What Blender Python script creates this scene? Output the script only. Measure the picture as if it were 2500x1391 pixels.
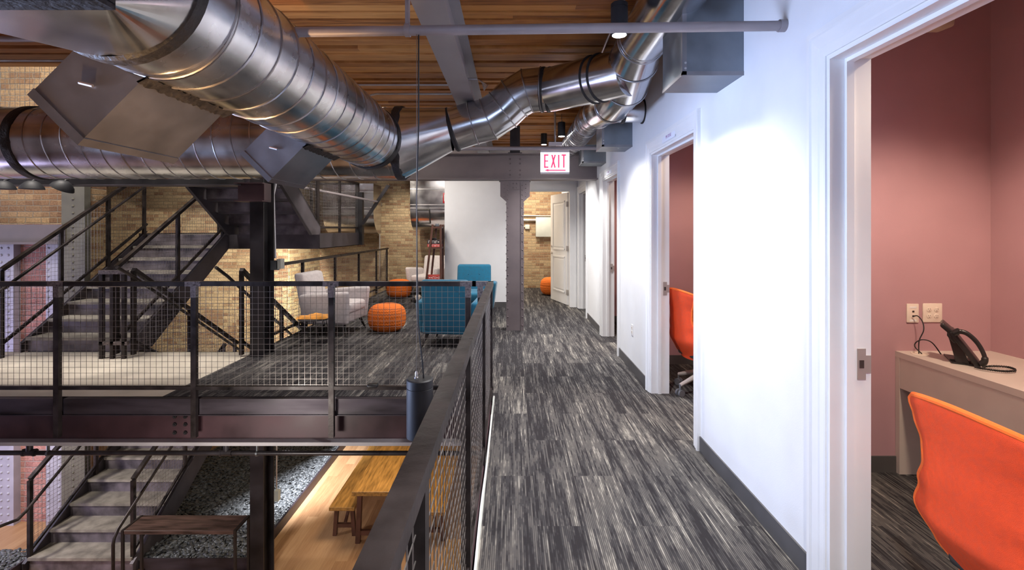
import bpy, bmesh, math, random
import numpy as np
from math import pi, sin, cos, tan, radians as R, sqrt, atan2, floor
from mathutils import Vector, Matrix

for o in list(bpy.data.objects):
    bpy.data.objects.remove(o, do_unlink=True)
S = bpy.context.scene
C = S.collection
random.seed(7)

# ------------------------------------------------------------------ camera
cam_d = bpy.data.cameras.new('camera'); cam = bpy.data.objects.new('camera', cam_d); C.objects.link(cam)
cam.location = (0, 0, 1.5); cam.rotation_euler = (pi/2, 0, 0)
cam_d.lens = 17; cam_d.sensor_width = 36; cam_d.sensor_fit = 'HORIZONTAL'
cam_d.shift_y = -(695.5-561)/2500.0
cam_d.clip_start = 0.02; cam_d.clip_end = 100
S.camera = cam
FPX = 17/36*2500
def P(px, py, Y):
    return Vector(((px-1250)*Y/FPX, Y, 1.5-(py-561)*Y/FPX))

# ------------------------------------------------------------------ view, world
S.view_settings.view_transform = 'Standard'; S.view_settings.look = 'None'
S.view_settings.gamma = 1; S.view_settings.use_curve_mapping = False
S.view_settings.exposure = 1.0
w = bpy.data.worlds.new('world'); S.world = w; w.use_nodes = True
bg = w.node_tree.nodes['Background']; bg.inputs[0].default_value = (.62, .66, .95, 1); bg.inputs[1].default_value = .16

def light(name, kind, loc, energy, color, target=None, size=1.0, size_y=None, spot=None, blend=.5, radius=.05):
    d = bpy.data.lights.new(name, kind); d.energy = energy; d.color = color
    if kind == 'AREA':
        d.size = size
        if size_y: d.shape = 'RECTANGLE'; d.size_y = size_y
    else:
        d.shadow_soft_size = radius
    if kind == 'SPOT': d.spot_size = R(spot); d.spot_blend = blend
    o = bpy.data.objects.new(name, d); C.objects.link(o); o.location = loc
    if target is not None:
        o.rotation_euler = (Vector(target)-Vector(loc)).to_track_quat('-Z', 'Y').to_euler()
    return o
WARM = (1, .80, .55); NEUT = (1, .93, .85); COOL = (.72, .78, 1.0); VIO = (.66, .6, 1.0)
# added cool lights from the left and from behind
light('cool_fill_left', 'AREA', (-9.5, 4.0, 2.2), 48, COOL, (-3, 5.5, 0.3), 4, 3)
light('violet_light_low', 'AREA', (-9.0, 4.2, -1.0), 42, VIO, (-6, 7, -1.2), 2.5, 2.2)  # added for the violet tint on the left columns, source unseen
lr = light('cool_fill_rear', 'AREA', (-.1, -2.2, 1.7), 4, (.50, .66, 1.0), (1.28, 3.2, 2.35), 1.2, 1.4); lr.data.spread = R(62)  # added blue fill for the upper corridor wall
ln = light('cool_light_near', 'AREA', (-5.2, 2.0, .7), 40, (.50, .64, 1.0), (1.28, 2.7, 2.3), 1.8, 1.8); ln.data.spread = R(66)  # bluish light from the atrium side, source unseen, not a window
# added overhead fill for the atrium and lounge, no fixtures
light('atrium_fill', 'AREA', (-5.2, 4.9, 5.4), 165, NEUT, (-5.2, 5.1, 0), 1.0)
light('lounge_fill', 'AREA', (-1.9, 8.0, 2.98), 34, NEUT, (-1.9, 8.0, 0), .8)
light('lounge_fill_front', 'AREA', (-1.7, 5.6, 2.98), 13, NEUT, (-1.7, 5.8, 0), .5)
BR = (1, .90, .74)  # tint of the spots added to brighten the brick walls
light('brick_fill', 'SPOT', (-3.9, 9.3, .35), 420, BR, (-5.7, 10.8, .0), spot=78, blend=.25)
light('brick_fill_back', 'SPOT', (-2.6, 10.6, 2.95), 110, BR, (-2.6, 12.4, .3), spot=90, blend=.7)
light('brick_fill_left', 'SPOT', (-6.0, 8.6, 3.4), 28, BR, (-7.4, 10.8, 1.6), spot=110, blend=.8)
light('brick_fill_pier', 'SPOT', (-7.0, 5.2, 3.2), 24, BR, (-7.4, 7.0, 2.0), spot=100, blend=.8)
light('back_room_fill', 'AREA', (.2, 11.2, 2.9), 46, (1, .88, .70), (.2, 11.9, .8), .5)  # added fill that brightens the brick past the far doorway
# added fill lights on the lower level, no fixtures
light('lower_table_fill', 'AREA', (-1.6, 6.6, -.45), 17, WARM, (-1.6, 6.8, -2.7), .6)
light('lower_near_fill', 'AREA', (-2.4, 2.8, -.5), 20, NEUT, (-2.4, 5.4, -2.7), .5)
light('lower_stair_fill', 'SPOT', (-6.4, 4.9, -.2), 130, NEUT, (-5.2, 7.2, -2.2), spot=100, blend=.5, radius=.12)
light('pebble_fill', 'SPOT', (-2.98, 6.9, -.45), 800, (.95, .96, 1), (-4.1, 8.4, -2.7), spot=82, blend=.9, radius=.10)  # added spot to lift the dark pebbles
# small rooms on the right
light('diffuser_fill', 'SPOT', (-1.9, .9, -1.9), 650, (1, .60, .28), (-1.6, 1.95, 1.9), spot=26, blend=.8, radius=.1)  # added warm spot aimed up at the near diffuser box
light('room_lamp_near', 'SPOT', (2.15, 1.75, 2.65), 78, (1, .78, .58), (2.15, 1.95, 0), spot=128, blend=.55, radius=.1)
light('room_lamp_middle', 'SPOT', (2.1, 4.2, 2.7), 45, (1, .76, .55), (2.1, 4.3, 0), spot=130, blend=.5, radius=.1)
light('room_lamp_last', 'SPOT', (2.1, 6.7, 2.7), 34, (1, .76, .55), (2.1, 6.8, 0), spot=130, blend=.5, radius=.1)
# ------------------------------------------------------------------ materials
M = {}
def mat(name, col, rough=.6, metal=0.0, var=.12, scale=6, bump=0.0, bscale=80, rvar=.1, emit=None, estr=0, spec=.5, stretch=(1,1,1), dark=None, sheen=0):
    m = bpy.data.materials.new(name); m.use_nodes = True; nt = m.node_tree; N = nt.nodes; L = nt.links
    b = N['Principled BSDF']
    b.inputs['Roughness'].default_value = rough; b.inputs['Metallic'].default_value = metal
    b.inputs['Specular IOR Level'].default_value = spec
    if sheen: b.inputs['Sheen Weight'].default_value = sheen
    tc = N.new('ShaderNodeTexCoord'); mp = N.new('ShaderNodeMapping'); mp.inputs['Scale'].default_value = stretch
    L.new(tc.outputs['Object'], mp.inputs[0])
    ns = N.new('ShaderNodeTexNoise'); ns.inputs['Scale'].default_value = scale; ns.inputs['Detail'].default_value = 6
    L.new(mp.outputs[0], ns.inputs['Vector'])
    mx = N.new('ShaderNodeMix'); mx.data_type = 'RGBA'
    c = Vector(col); d = dark if dark else tuple(x*(1-var*2) for x in col); l = tuple(min(1, x*(1+var*2)) for x in col) if not dark else col
    mx.inputs[6].default_value = (*d, 1); mx.inputs[7].default_value = (*l, 1)
    rp = N.new('ShaderNodeMapRange'); rp.inputs[1].default_value = .3; rp.inputs[2].default_value = .7
    L.new(ns.outputs[0], rp.inputs[0]); L.new(rp.outputs[0], mx.inputs[0]); L.new(mx.outputs[2], b.inputs['Base Color'])
    if rvar:
        r2 = N.new('ShaderNodeMapRange'); r2.inputs[1].default_value = .3; r2.inputs[2].default_value = .7
        r2.inputs[3].default_value = max(.02, rough-rvar); r2.inputs[4].default_value = min(1, rough+rvar)
        L.new(ns.outputs[0], r2.inputs[0]); L.new(r2.outputs[0], b.inputs['Roughness'])
    if bump:
        n2 = N.new('ShaderNodeTexNoise'); n2.inputs['Scale'].default_value = bscale; n2.inputs['Detail'].default_value = 3
        L.new(mp.outputs[0], n2.inputs['Vector'])
        bp = N.new('ShaderNodeBump'); bp.inputs['Strength'].default_value = bump; bp.inputs['Distance'].default_value = .01
        L.new(n2.outputs[0], bp.inputs['Height']); L.new(bp.outputs[0], b.inputs['Normal'])
    if emit:
        b.inputs['Emission Color'].default_value = (*emit, 1); b.inputs['Emission Strength'].default_value = estr
    M[name] = m
    return m
mat('white_wall', (.80, .80, .81), .75, var=.01, bump=.05, bscale=220)
mat('white_trim', (.82, .81, .80), .35, var=.01, rvar=.03)
mat('pink_wall', (.47, .275, .305), .7, var=.015, bump=.05, bscale=220)
mat('rubber', (.085, .08, .08), .55, var=.08)
mat('rail_steel', (.036, .028, .027), .40, .5, var=.35, scale=7, rvar=.14, bump=.1, bscale=40)
mat('dark_steel', (.034, .030, .034), .45, .4, var=.3, scale=3, rvar=.12)
mat('black_steel', (.02, .018, .02), .5, .3, var=.3, scale=4)
mat('maroon_steel', (.052, .024, .029), .45, .25, var=.25, scale=2.2, rvar=.1)
mat('channel_steel', (.046, .037, .046), .42, .5, var=.35, scale=2.5, stretch=(.5, 1, 3), rvar=.15)
mat('weld_steel', (.22, .19, .19), .35, .7, var=.22, scale=60)
mat('wire', (.33, .30, .28), .35, .8, var=.1)
mat('grey_steel', (.155, .125, .13), .55, .1, var=.08, scale=3)
mat('pale_steel', (.34, .32, .33), .5, .1, var=.05, scale=3)
mat('lilac_lit_steel', (.40, .39, .46), .5, .1, var=.06, scale=4)  # lilac of the coloured light is put into the base colour
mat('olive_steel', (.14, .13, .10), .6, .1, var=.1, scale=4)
mat('stringer', (.085, .075, .085), .42, .45, var=.25, scale=2.5, rvar=.12)
mat('riser', (.15, .13, .148), .45, .4, var=.35, scale=5, rvar=.12)
mat('tread', (.25, .225, .19), .65, 0, var=.2, scale=7, bump=.1, bscale=60)
mat('concrete', (.60, .54, .45), .6, 0, var=.10, scale=2.2, bump=.05)
mat('duct', (.56, .56, .57), .24, 1, var=.22, scale=3.2, rvar=.07, bump=.10, bscale=7, stretch=(1, 1, 1))
mat('duct_bright', (.62, .62, .64), .20, 1, var=.1, scale=4, rvar=.06, bump=.05, bscale=9)
mat('seam', (.40, .38, .38), .35, 1, var=.1)
mat('galvanised', (.22, .24, .265), .42, .9, var=.07, scale=7, rvar=.1, bump=.03, bscale=120)
mat('galvanised_dark', (.26, .25, .26), .36, .8, var=.10, scale=5, rvar=.08)
mat('sealant', (.016, .013, .013), .6, 0, var=.3, scale=30, bump=.5, bscale=60)
mat('pipe_grey', (.32, .28, .29), .5, .1, var=.06)
mat('pipe_black', (.03, .026, .03), .35, .4, var=.2)
mat('conduit', (.55, .53, .53), .35, .8, var=.06)
mat('black_plastic', (.018, .017, .018), .38, 0, var=.1)
mat('black_paint', (.010, .010, .013), .6, 0, var=.1)
mat('blue_fabric', (.002, .125, .225), .9, 0, var=.07, scale=30, bump=.25, bscale=500, sheen=.3)
mat('pale_fabric', (.60, .55, .55), .92, 0, var=.05, scale=30, bump=.25, bscale=500, sheen=.2)
mat('knit', (.74, .16, .015), .85, 0, var=.12, scale=90, bump=.3, bscale=300)
mat('orange_mesh', (.72, .055, .002), .6, 0, var=.04, scale=60, bump=.35, bscale=700)
mat('orange_seat', (.82, .13, .012), .85, 0, var=.05, scale=60, bump=.3, bscale=600)
mat('orange_cloth', (.70, .30, .05), .85, 0, var=.08, scale=20, bump=.2, bscale=300)
mat('chair_white', (.62, .56, .52), .4, 0, var=.03)
mat('caster_grey', (.16, .16, .17), .5, 0, var=.05)
mat('desk_laminate', (.60, .52, .47), .42, 0, var=.02)
mat('plate_ivory', (.80, .70, .60), .35, 0, var=.02)
mat('dark_slot', (.05, .035, .03), .6, 0, var=.1)
mat('satin_nickel', (.50, .45, .41), .38, .45, var=.05)
mat('oak', (.34, .175, .045), .4, 0, var=.22, scale=3.5, stretch=(9, 1, 9), rvar=.08, bump=.05, bscale=30)
mat('brown_wood', (.085, .032, .02), .5, 0, var=.2, scale=5)
mat('dark_table', (.085, .048, .038), .45, 0, var=.35, scale=4, stretch=(1, 8, 8))
mat('black_leg', (.02, .014, .012), .5, 0, var=.1)
mat('pebble', (.085, .092, .10), .30, 0, var=.48, scale=22)
mat('panel_grey', (.46, .48, .45), .5, .1, var=.03)
mat('box_red', (.42, .045, .035), .5, 0, var=.08)
mat('box_dark', (.03, .02, .022), .5, 0, var=.1)
mat('print_white', (.75, .7, .66), .6, 0, var=.02)
mat('paper', (.80, .80, .86), .7, 0, var=.01)
mat('ink', (.32, .10, .28), .7, 0, var=.02)
mat('exit_red', (.75, .03, .09), .5, 0, var=.01, emit=(.85, .05, .14), estr=.75)
mat('exit_face', (.9, .9, .9), .4, 0, var=.0, emit=(1, .98, 1), estr=1.35)
mat('exit_case', (.72, .68, .70), .4, 0, var=.01)
mat('lamp_glow', (1, 1, 1), .5, 0, var=0, emit=(1, .97, .92), estr=25)
mat('tan_flex', (.52, .38, .24), .7, 0, var=.2, scale=20, bump=.4, bscale=30)
mat('pvc', (.50, .42, .30), .4, 0, var=.05)
mat('cable_white', (.75, .70, .62), .5, 0, var=.05)
mat('red_sign', (.55, .02, .03), .4, 0, var=.02)

def nodes_new(name):
    m = bpy.data.materials.new(name); m.use_nodes = True; M[name] = m
    return m, m.node_tree.nodes, m.node_tree.links, m.node_tree.nodes['Principled BSDF']
def math_n(N, L, op, a, b=None, c=None):
    n = N.new('ShaderNodeMath'); n.operation = op
    for i, v in enumerate((a, b, c)):
        if v is None: continue
        if isinstance(v, (int, float)): n.inputs[i].default_value = v
        else: L.new(v, n.inputs[i])
    return n.outputs[0]
def comb(N, L, x, y, z=0.0):
    n = N.new('ShaderNodeCombineXYZ')
    for i, v in enumerate((x, y, z)):
        if isinstance(v, (int, float)): n.inputs[i].default_value = v
        else: L.new(v, n.inputs[i])
    return n.outputs[0]
def ramp(N, L, fac, stops):
    r = N.new('ShaderNodeValToRGB'); e = r.color_ramp.elements
    while len(e) < len(stops): e.new(.5)
    for i, (p, c) in enumerate(stops): e[i].position = p; e[i].color = (*c, 1)
    L.new(fac, r.inputs[0]); return r.outputs[0]

def carpet():
    m, N, L, b = nodes_new('carpet')
    g = N.new('ShaderNodeNewGeometry'); sp = N.new('ShaderNodeSeparateXYZ'); L.new(g.outputs['Position'], sp.inputs[0])
    X, Y = sp.outputs[0], sp.outputs[1]
    xs = math_n(N, L, 'ADD', X, .125)
    col = math_n(N, L, 'FLOOR', math_n(N, L, 'DIVIDE', xs, .25))
    par = math_n(N, L, 'MULTIPLY', math_n(N, L, 'MODULO', math_n(N, L, 'ABSOLUTE', col), 2.0), .5)
    row = math_n(N, L, 'FLOOR', math_n(N, L, 'ADD', math_n(N, L, 'ADD', Y, .05), par))
    wn = N.new('ShaderNodeTexWhiteNoise'); wn.noise_dimensions = '2D'; L.new(comb(N, L, col, row), wn.inputs['Vector'])
    rnd = wn.outputs['Value']
    PW = .0092
    cx = math_n(N, L, 'FLOOR', math_n(N, L, 'DIVIDE', X, PW))
    def noi(kx, ky, seed, det=2):
        n = N.new('ShaderNodeTexNoise'); n.inputs['Scale'].default_value = 1; n.inputs['Detail'].default_value = det
        L.new(comb(N, L, math_n(N, L, 'MULTIPLY', cx, kx), math_n(N, L, 'MULTIPLY_ADD', Y, ky, math_n(N, L, 'MULTIPLY', rnd, 57.0)), seed), n.inputs['Vector'])
        return n.outputs[0]
    a = noi(17.31, 2.6, 3.0, 1); bb = noi(7.77, 11.0, 9.0, 2); lo = noi(.155, 1.1, 5.0, 1)
    v = math_n(N, L, 'ADD', math_n(N, L, 'ADD', math_n(N, L, 'MULTIPLY', a, .62), math_n(N, L, 'MULTIPLY', bb, .42)), math_n(N, L, 'MULTIPLY', lo, .62))
    v = math_n(N, L, 'ADD', v, math_n(N, L, 'MULTIPLY', math_n(N, L, 'SUBTRACT', rnd, .5), .13))
    c = ramp(N, L, math_n(N, L, 'SUBTRACT', v, .4), [(.33, (.028, .025, .027)), (.37, (.050, .047, .049)), (.43, (.062, .058, .059)), (.45, (.100, .093, .090)), (.55, (.130, .121, .113)), (.59, (.20, .186, .168)), (.68, (.36, .335, .295))])
    # ribs between yarn rows
    fr = math_n(N, L, 'FRACT', math_n(N, L, 'DIVIDE', X, PW))
    rib = math_n(N, L, 'ABSOLUTE', math_n(N, L, 'SUBTRACT', fr, .5))
    ribm = N.new('ShaderNodeMapRange'); ribm.inputs[1].default_value = .20; ribm.inputs[2].default_value = .42
    L.new(rib, ribm.inputs[0])
    mx = N.new('ShaderNodeMix'); mx.data_type = 'RGBA'
    L.new(math_n(N, L, 'MULTIPLY', ribm.outputs[0], .72), mx.inputs[0]); L.new(c, mx.inputs[6]); mx.inputs[7].default_value = (.024, .022, .025, 1)
    sp2 = N.new('ShaderNodeTexNoise'); sp2.inputs['Scale'].default_value = 650; L.new(g.outputs['Position'], sp2.inputs['Vector'])
    m2 = N.new('ShaderNodeMix'); m2.data_type = 'RGBA'; m2.blend_type = 'MULTIPLY'; m2.inputs[0].default_value = .5
    L.new(mx.outputs[2], m2.inputs[6])
    L.new(ramp(N, L, sp2.outputs[0], [(.35, (.5, .5, .5)), (.6, (1.3, 1.3, 1.3))]), m2.inputs[7])
    L.new(m2.outputs[2], b.inputs['Base Color']); b.inputs['Roughness'].default_value = .95; b.inputs['Specular IOR Level'].default_value = .15
    bp = N.new('ShaderNodeBump'); bp.inputs['Strength'].default_value = .5; bp.inputs['Distance'].default_value = .004
    L.new(math_n(N, L, 'SUBTRACT', sp2.outputs[0], rib), bp.inputs['Height']); L.new(bp.outputs[0], b.inputs['Normal'])
carpet()

def brick(name, axis, c1, c2, c3, mortar, course=.080, length=.225):
    m, N, L, b = nodes_new(name)
    g = N.new('ShaderNodeNewGeometry'); sp = N.new('ShaderNodeSeparateXYZ'); L.new(g.outputs['Position'], sp.inputs[0])
    nz = N.new('ShaderNodeTexNoise'); nz.inputs['Scale'].default_value = 9; L.new(g.outputs['Position'], nz.inputs['Vector'])
    wob = math_n(N, L, 'MULTIPLY', math_n(N, L, 'SUBTRACT', nz.outputs[0], .5), .030)
    u = math_n(N, L, 'ADD', sp.outputs[0 if axis == 'x' else 1], wob)
    v = math_n(N, L, 'ADD', sp.outputs[2], math_n(N, L, 'MULTIPLY', wob, .7))
    br = N.new('ShaderNodeTexBrick'); L.new(comb(N, L, u, v), br.inputs['Vector'])
    br.inputs['Scale'].default_value = 1; br.inputs['Brick Width'].default_value = length; br.inputs['Row Height'].default_value = course
    br.inputs['Mortar Size'].default_value = .008; br.inputs['Mortar Smooth'].default_value = .7
    # one random tone per brick
    rowf = math_n(N, L, 'FLOOR', math_n(N, L, 'DIVIDE', v, course))
    off = math_n(N, L, 'MULTIPLY', math_n(N, L, 'MODULO', math_n(N, L, 'ABSOLUTE', rowf), 2.0), .5)
    colf = math_n(N, L, 'FLOOR', math_n(N, L, 'ADD', math_n(N, L, 'DIVIDE', u, length), off))
    wn = N.new('ShaderNodeTexWhiteNoise'); wn.noise_dimensions = '2D'; L.new(comb(N, L, colf, rowf), wn.inputs['Vector'])
    big = N.new('ShaderNodeTexNoise'); big.inputs['Scale'].default_value = .9; big.inputs['Detail'].default_value = 5; L.new(g.outputs['Position'], big.inputs['Vector'])
    fine = N.new('ShaderNodeTexNoise'); fine.inputs['Scale'].default_value = 40; fine.inputs['Detail'].default_value = 4; L.new(g.outputs['Position'], fine.inputs['Vector'])
    t = math_n(N, L, 'ADD', math_n(N, L, 'MULTIPLY', wn.outputs['Value'], .55), math_n(N, L, 'MULTIPLY', big.outputs[0], .55))
    cc = ramp(N, L, t, [(.12, c3), (.36, c2), (.60, c1), (.86, tuple(min(1, x*1.25) for x in c1))])
    mm = N.new('ShaderNodeMix'); mm.data_type = 'RGBA'; mm.blend_type = 'MULTIPLY'; mm.inputs[0].default_value = .6
    L.new(cc, mm.inputs[6]); L.new(ramp(N, L, fine.outputs[0], [(.3, (.55, .52, .5)), (.62, (1.2, 1.2, 1.2))]), mm.inputs[7])
    mx = N.new('ShaderNodeMix'); mx.data_type = 'RGBA'; L.new(br.outputs['Fac'], mx.inputs[0]); L.new(mm.outputs[2], mx.inputs[6]); mx.inputs[7].default_value = (*mortar, 1)
    # old lime wash patches
    pm = N.new('ShaderNodeTexNoise'); pm.inputs['Scale'].default_value = 2.3; pm.inputs['Detail'].default_value = 9; pm.inputs['Roughness'].default_value = .75; L.new(g.outputs['Position'], pm.inputs['Vector'])
    mr = N.new('ShaderNodeMapRange'); mr.inputs[1].default_value = .60; mr.inputs[2].default_value = .72; mr.inputs[4].default_value = .55; L.new(pm.outputs[0], mr.inputs[0])
    m3 = N.new('ShaderNodeMix'); m3.data_type = 'RGBA'; L.new(mr.outputs[0], m3.inputs[0]); L.new(mx.outputs[2], m3.inputs[6]); m3.inputs[7].default_value = (*mortar, 1)
    L.new(m3.outputs[2], b.inputs['Base Color']); b.inputs['Roughness'].default_value = .9; b.inputs['Specular IOR Level'].default_value = .2
    bp = N.new('ShaderNodeBump'); bp.inputs['Strength'].default_value = .8; bp.inputs['Distance'].default_value = .012
    L.new(math_n(N, L, 'SUBTRACT', math_n(N, L, 'MULTIPLY', fine.outputs[0], .6), br.outputs['Fac']), bp.inputs['Height']); L.new(bp.outputs[0], b.inputs['Normal'])
brick('brick_back', 'x', course=.071, length=.205, c1=(.36, .27, .165), c2=(.27, .165, .10), c3=(.15, .09, .06), mortar=(.34, .275, .19))
brick('brick_side', 'y', (.40, .31, .18), (.32, .21, .115), (.18, .12, .08), (.38, .31, .21))
brick('brick_left', 'x', (.36, .235, .125), (.28, .165, .09), (.19, .105, .06), (.34, .28, .20), .084, .235)
brick('brick_pier', 'x', (.44, .22, .19), (.36, .17, .15), (.26, .11, .09), (.42, .34, .32), .084, .235)

def planks(name, along, width, cols, length=2.4, gap=.003, rough=.4, tone_attr=False, grain=1.0):
    m, N, L, b = nodes_new(name)
    g = N.new('ShaderNodeNewGeometry'); sp = N.new('ShaderNodeSeparateXYZ'); L.new(g.outputs['Position'], sp.inputs[0])
    A, Bx = (sp.outputs[1], sp.outputs[0]) if along == 'y' else (sp.outputs[0], sp.outputs[1])
    q = math_n(N, L, 'DIVIDE', Bx, width); idx = math_n(N, L, 'FLOOR', q)
    if tone_attr:
        at = N.new('ShaderNodeAttribute'); at.attribute_name = 'tone'; idx = math_n(N, L, 'MULTIPLY', at.outputs['Fac'], 97.0)
    w0 = N.new('ShaderNodeTexWhiteNoise'); w0.noise_dimensions = '1D'; L.new(idx, w0.inputs['W'])
    seg = math_n(N, L, 'FLOOR', math_n(N, L, 'DIVIDE', math_n(N, L, 'MULTIPLY_ADD', w0.outputs['Value'], 5.0, A), length))
    w1 = N.new('ShaderNodeTexWhiteNoise'); w1.noise_dimensions = '2D'; L.new(comb(N, L, idx, seg), w1.inputs['Vector'])
    gr = N.new('ShaderNodeTexNoise'); gr.inputs['Scale'].default_value = 1; gr.inputs['Detail'].default_value = 7; gr.inputs['Distortion'].default_value = 1.4
    L.new(comb(N, L, math_n(N, L, 'MULTIPLY', A, 2.4), math_n(N, L, 'MULTIPLY', Bx, 34), math_n(N, L, 'MULTIPLY', w1.outputs['Value'], 40)), gr.inputs['Vector'])
    t = math_n(N, L, 'ADD', math_n(N, L, 'MULTIPLY', w1.outputs['Value'], .45), math_n(N, L, 'MULTIPLY', gr.outputs[0], .75*grain))
    cc = ramp(N, L, t, [(.15, cols[0]), (.5, cols[1]), (.85, cols[2])])
    L.new(cc, b.inputs['Base Color']); b.inputs['Roughness'].default_value = rough
    bp = N.new('ShaderNodeBump'); bp.inputs['Strength'].default_value = .25; bp.inputs['Distance'].default_value = .004
    L.new(gr.outputs[0], bp.inputs['Height']); L.new(bp.outputs[0], b.inputs['Normal'])
planks('ceiling_wood', 'x', .1, ((.035, .010, .003), (.30, .10, .018), (.54, .23, .058)), 3.5, rough=.5, tone_attr=True, grain=1.15)
planks('floor_wood', 'y', .15, ((.22, .11, .05), (.36, .20, .10), (.46, .28, .15)), 1.6, rough=.5)

# ------------------------------------------------------------------ mesh helpers
class MB:
    def __init__(s): s.v = []; s.f = []
    def add(s, vs, fs):
        n = len(s.v); s.v += [tuple(x) for x in vs]; s.f += [tuple(i+n for i in f) for f in fs]; return s
    def box(s, x0, x1, y0, y1, z0, z1):
        x0, x1 = sorted((x0, x1)); y0, y1 = sorted((y0, y1)); z0, z1 = sorted((z0, z1))
        return s.add([(x0,y0,z0),(x1,y0,z0),(x1,y1,z0),(x0,y1,z0),(x0,y0,z1),(x1,y0,z1),(x1,y1,z1),(x0,y1,z1)],
                     [(0,3,2,1),(4,5,6,7),(0,1,5,4),(1,2,6,5),(2,3,7,6),(3,0,4,7)])
    def bar(s, p, q, w, h, up=(0,0,1)):
        p = Vector(p); q = Vector(q); d = (q-p).normalized(); up = Vector(up)
        if abs(d.dot(up)) > .999: up = Vector((0, 1, 0))
        a = d.cross(up).normalized()*(w/2); c = a.cross(d).normalized()*(h/2)
        vs = [p-a-c, p+a-c, p+a+c, p-a+c, q-a-c, q+a-c, q+a+c, q-a+c]
        return s.add(vs, [(0,1,2,3),(7,6,5,4),(0,4,5,1),(1,5,6,2),(2,6,7,3),(3,7,4,0)])
    def prism(s, poly, fn0, fn1):
        n = len(poly); vs = [fn0(a, b) for a, b in poly]+[fn1(a, b) for a, b in poly]
        return s.add(vs, [tuple(range(n))[::-1], tuple(range(n, 2*n))]+[(i, (i+1) % n, n+(i+1) % n, n+i) for i in range(n)])
    def prx(s, poly, x0, x1): return s.prism(poly, lambda a, b: (x0, a, b), lambda a, b: (x1, a, b))
    def pry(s, poly, y0, y1): return s.prism(poly, lambda a, b: (a, y0, b), lambda a, b: (a, y1, b))
    def prz(s, poly, z0, z1): return s.prism(poly, lambda a, b: (a, b, z0), lambda a, b: (a, b, z1))
    def tube(s, pts, r, n=16, cap=True, closed=False):
        pts = [Vector(p) for p in pts]; m = len(pts)
        rs = r if isinstance(r, (list, tuple)) else [r]*m
        tans = []
        for i in range(m):
            a = pts[i-1] if (i > 0 or closed) else None; b = pts[(i+1) % m] if (i < m-1 or closed) else None
            t = Vector((0, 0, 0))
            if a is not None: t += (pts[i]-a).normalized()
            if b is not None: t += (b-pts[i]).normalized()
            tans.append(t.normalized())
        t0 = tans[0]; u = t0.cross(Vector((0, 0, 1)))
        if u.length < 1e-3: u = t0.cross(Vector((0, 1, 0)))
        u.normalize(); vs = []
        for i in range(m):
            t = tans[i]; u = (u-t*u.dot(t)).normalized(); v = t.cross(u)
            k = 1.0
            if 0 < i < m-1:
                ca = (pts[i]-pts[i-1]).normalized().dot(t); k = 1/max(ca, .5)
                bend = ((pts[i+1]-pts[i]).normalized()-(pts[i]-pts[i-1]).normalized())
            for j in range(n):
                an = 2*pi*j/n; d = u*cos(an)+v*sin(an)
                if k > 1.0005 and bend.length > 1e-6:
                    bn = bend.normalized(); d = d+bn*(d.dot(bn)*(k-1))
                vs.append(pts[i]+d*rs[i])
        fs = []
        for i in range(m if closed else m-1):
            i2 = (i+1) % m
            for j in range(n): fs.append((i*n+j, i*n+(j+1) % n, i2*n+(j+1) % n, i2*n+j))
        if cap and not closed: fs += [tuple(range(n))[::-1], tuple((m-1)*n+j for j in range(n))]
        return s.add(vs, fs)
    def lathe(s, prof, c=(0,0,0), n=32, cap=True):
        m = len(prof); vs = [(c[0]+r*cos(2*pi*j/n), c[1]+r*sin(2*pi*j/n), c[2]+z) for r, z in prof for j in range(n)]
        fs = [(i*n+j, i*n+(j+1) % n, (i+1)*n+(j+1) % n, (i+1)*n+j) for i in range(m-1) for j in range(n)]
        if cap: fs += [tuple(range(n))[::-1], tuple((m-1)*n+j for j in range(n))]
        return s.add(vs, fs)
    def dome(s, c, r, axis, n=8, m=3, flat=.7):
        a = Vector(axis).normalized(); u = a.orthogonal().normalized(); v = a.cross(u); c = Vector(c); vs = []
        for i in range(m):
            th = pi/2*i/m
            for j in range(n):
                an = 2*pi*j/n; vs.append(c+(u*cos(an)+v*sin(an))*r*cos(th)+a*r*flat*sin(th))
        vs.append(c+a*r*flat)
        fs = [(i*n+j, i*n+(j+1) % n, (i+1)*n+(j+1) % n, (i+1)*n+j) for i in range(m-1) for j in range(n)]
        fs += [((m-1)*n+j, (m-1)*n+(j+1) % n, m*n) for j in range(n)]
        return s.add(vs, fs)
    def disc(s, c, r, axis, h, n=20):
        c = Vector(c); a = Vector(axis).normalized(); return s.tube([c, c+a*h], r, n)
    def rbox(s, x0, x1, y0, y1, z0, z1, r=.03, seg=3, fn=None):
        bm = bmesh.new(); bmesh.ops.create_cube(bm, size=1)
        for v in bm.verts: v.co = Vector(((x0+x1)/2+v.co.x*(x1-x0), (y0+y1)/2+v.co.y*(y1-y0), (z0+z1)/2+v.co.z*(z1-z0)))
        bmesh.ops.bevel(bm, geom=list(bm.edges), offset=r, segments=seg, profile=.5, affect='EDGES')
        bm.verts.index_update()
        vs = [v.co.copy() for v in bm.verts]
        if fn: vs = [Vector(fn(v)) for v in vs]
        s.add(vs, [tuple(v.index for v in f.verts) for f in bm.faces]); bm.free(); return s
    def xf(s, mtx):
        s.v = [tuple(mtx @ Vector(p)) for p in s.v]; return s
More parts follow.
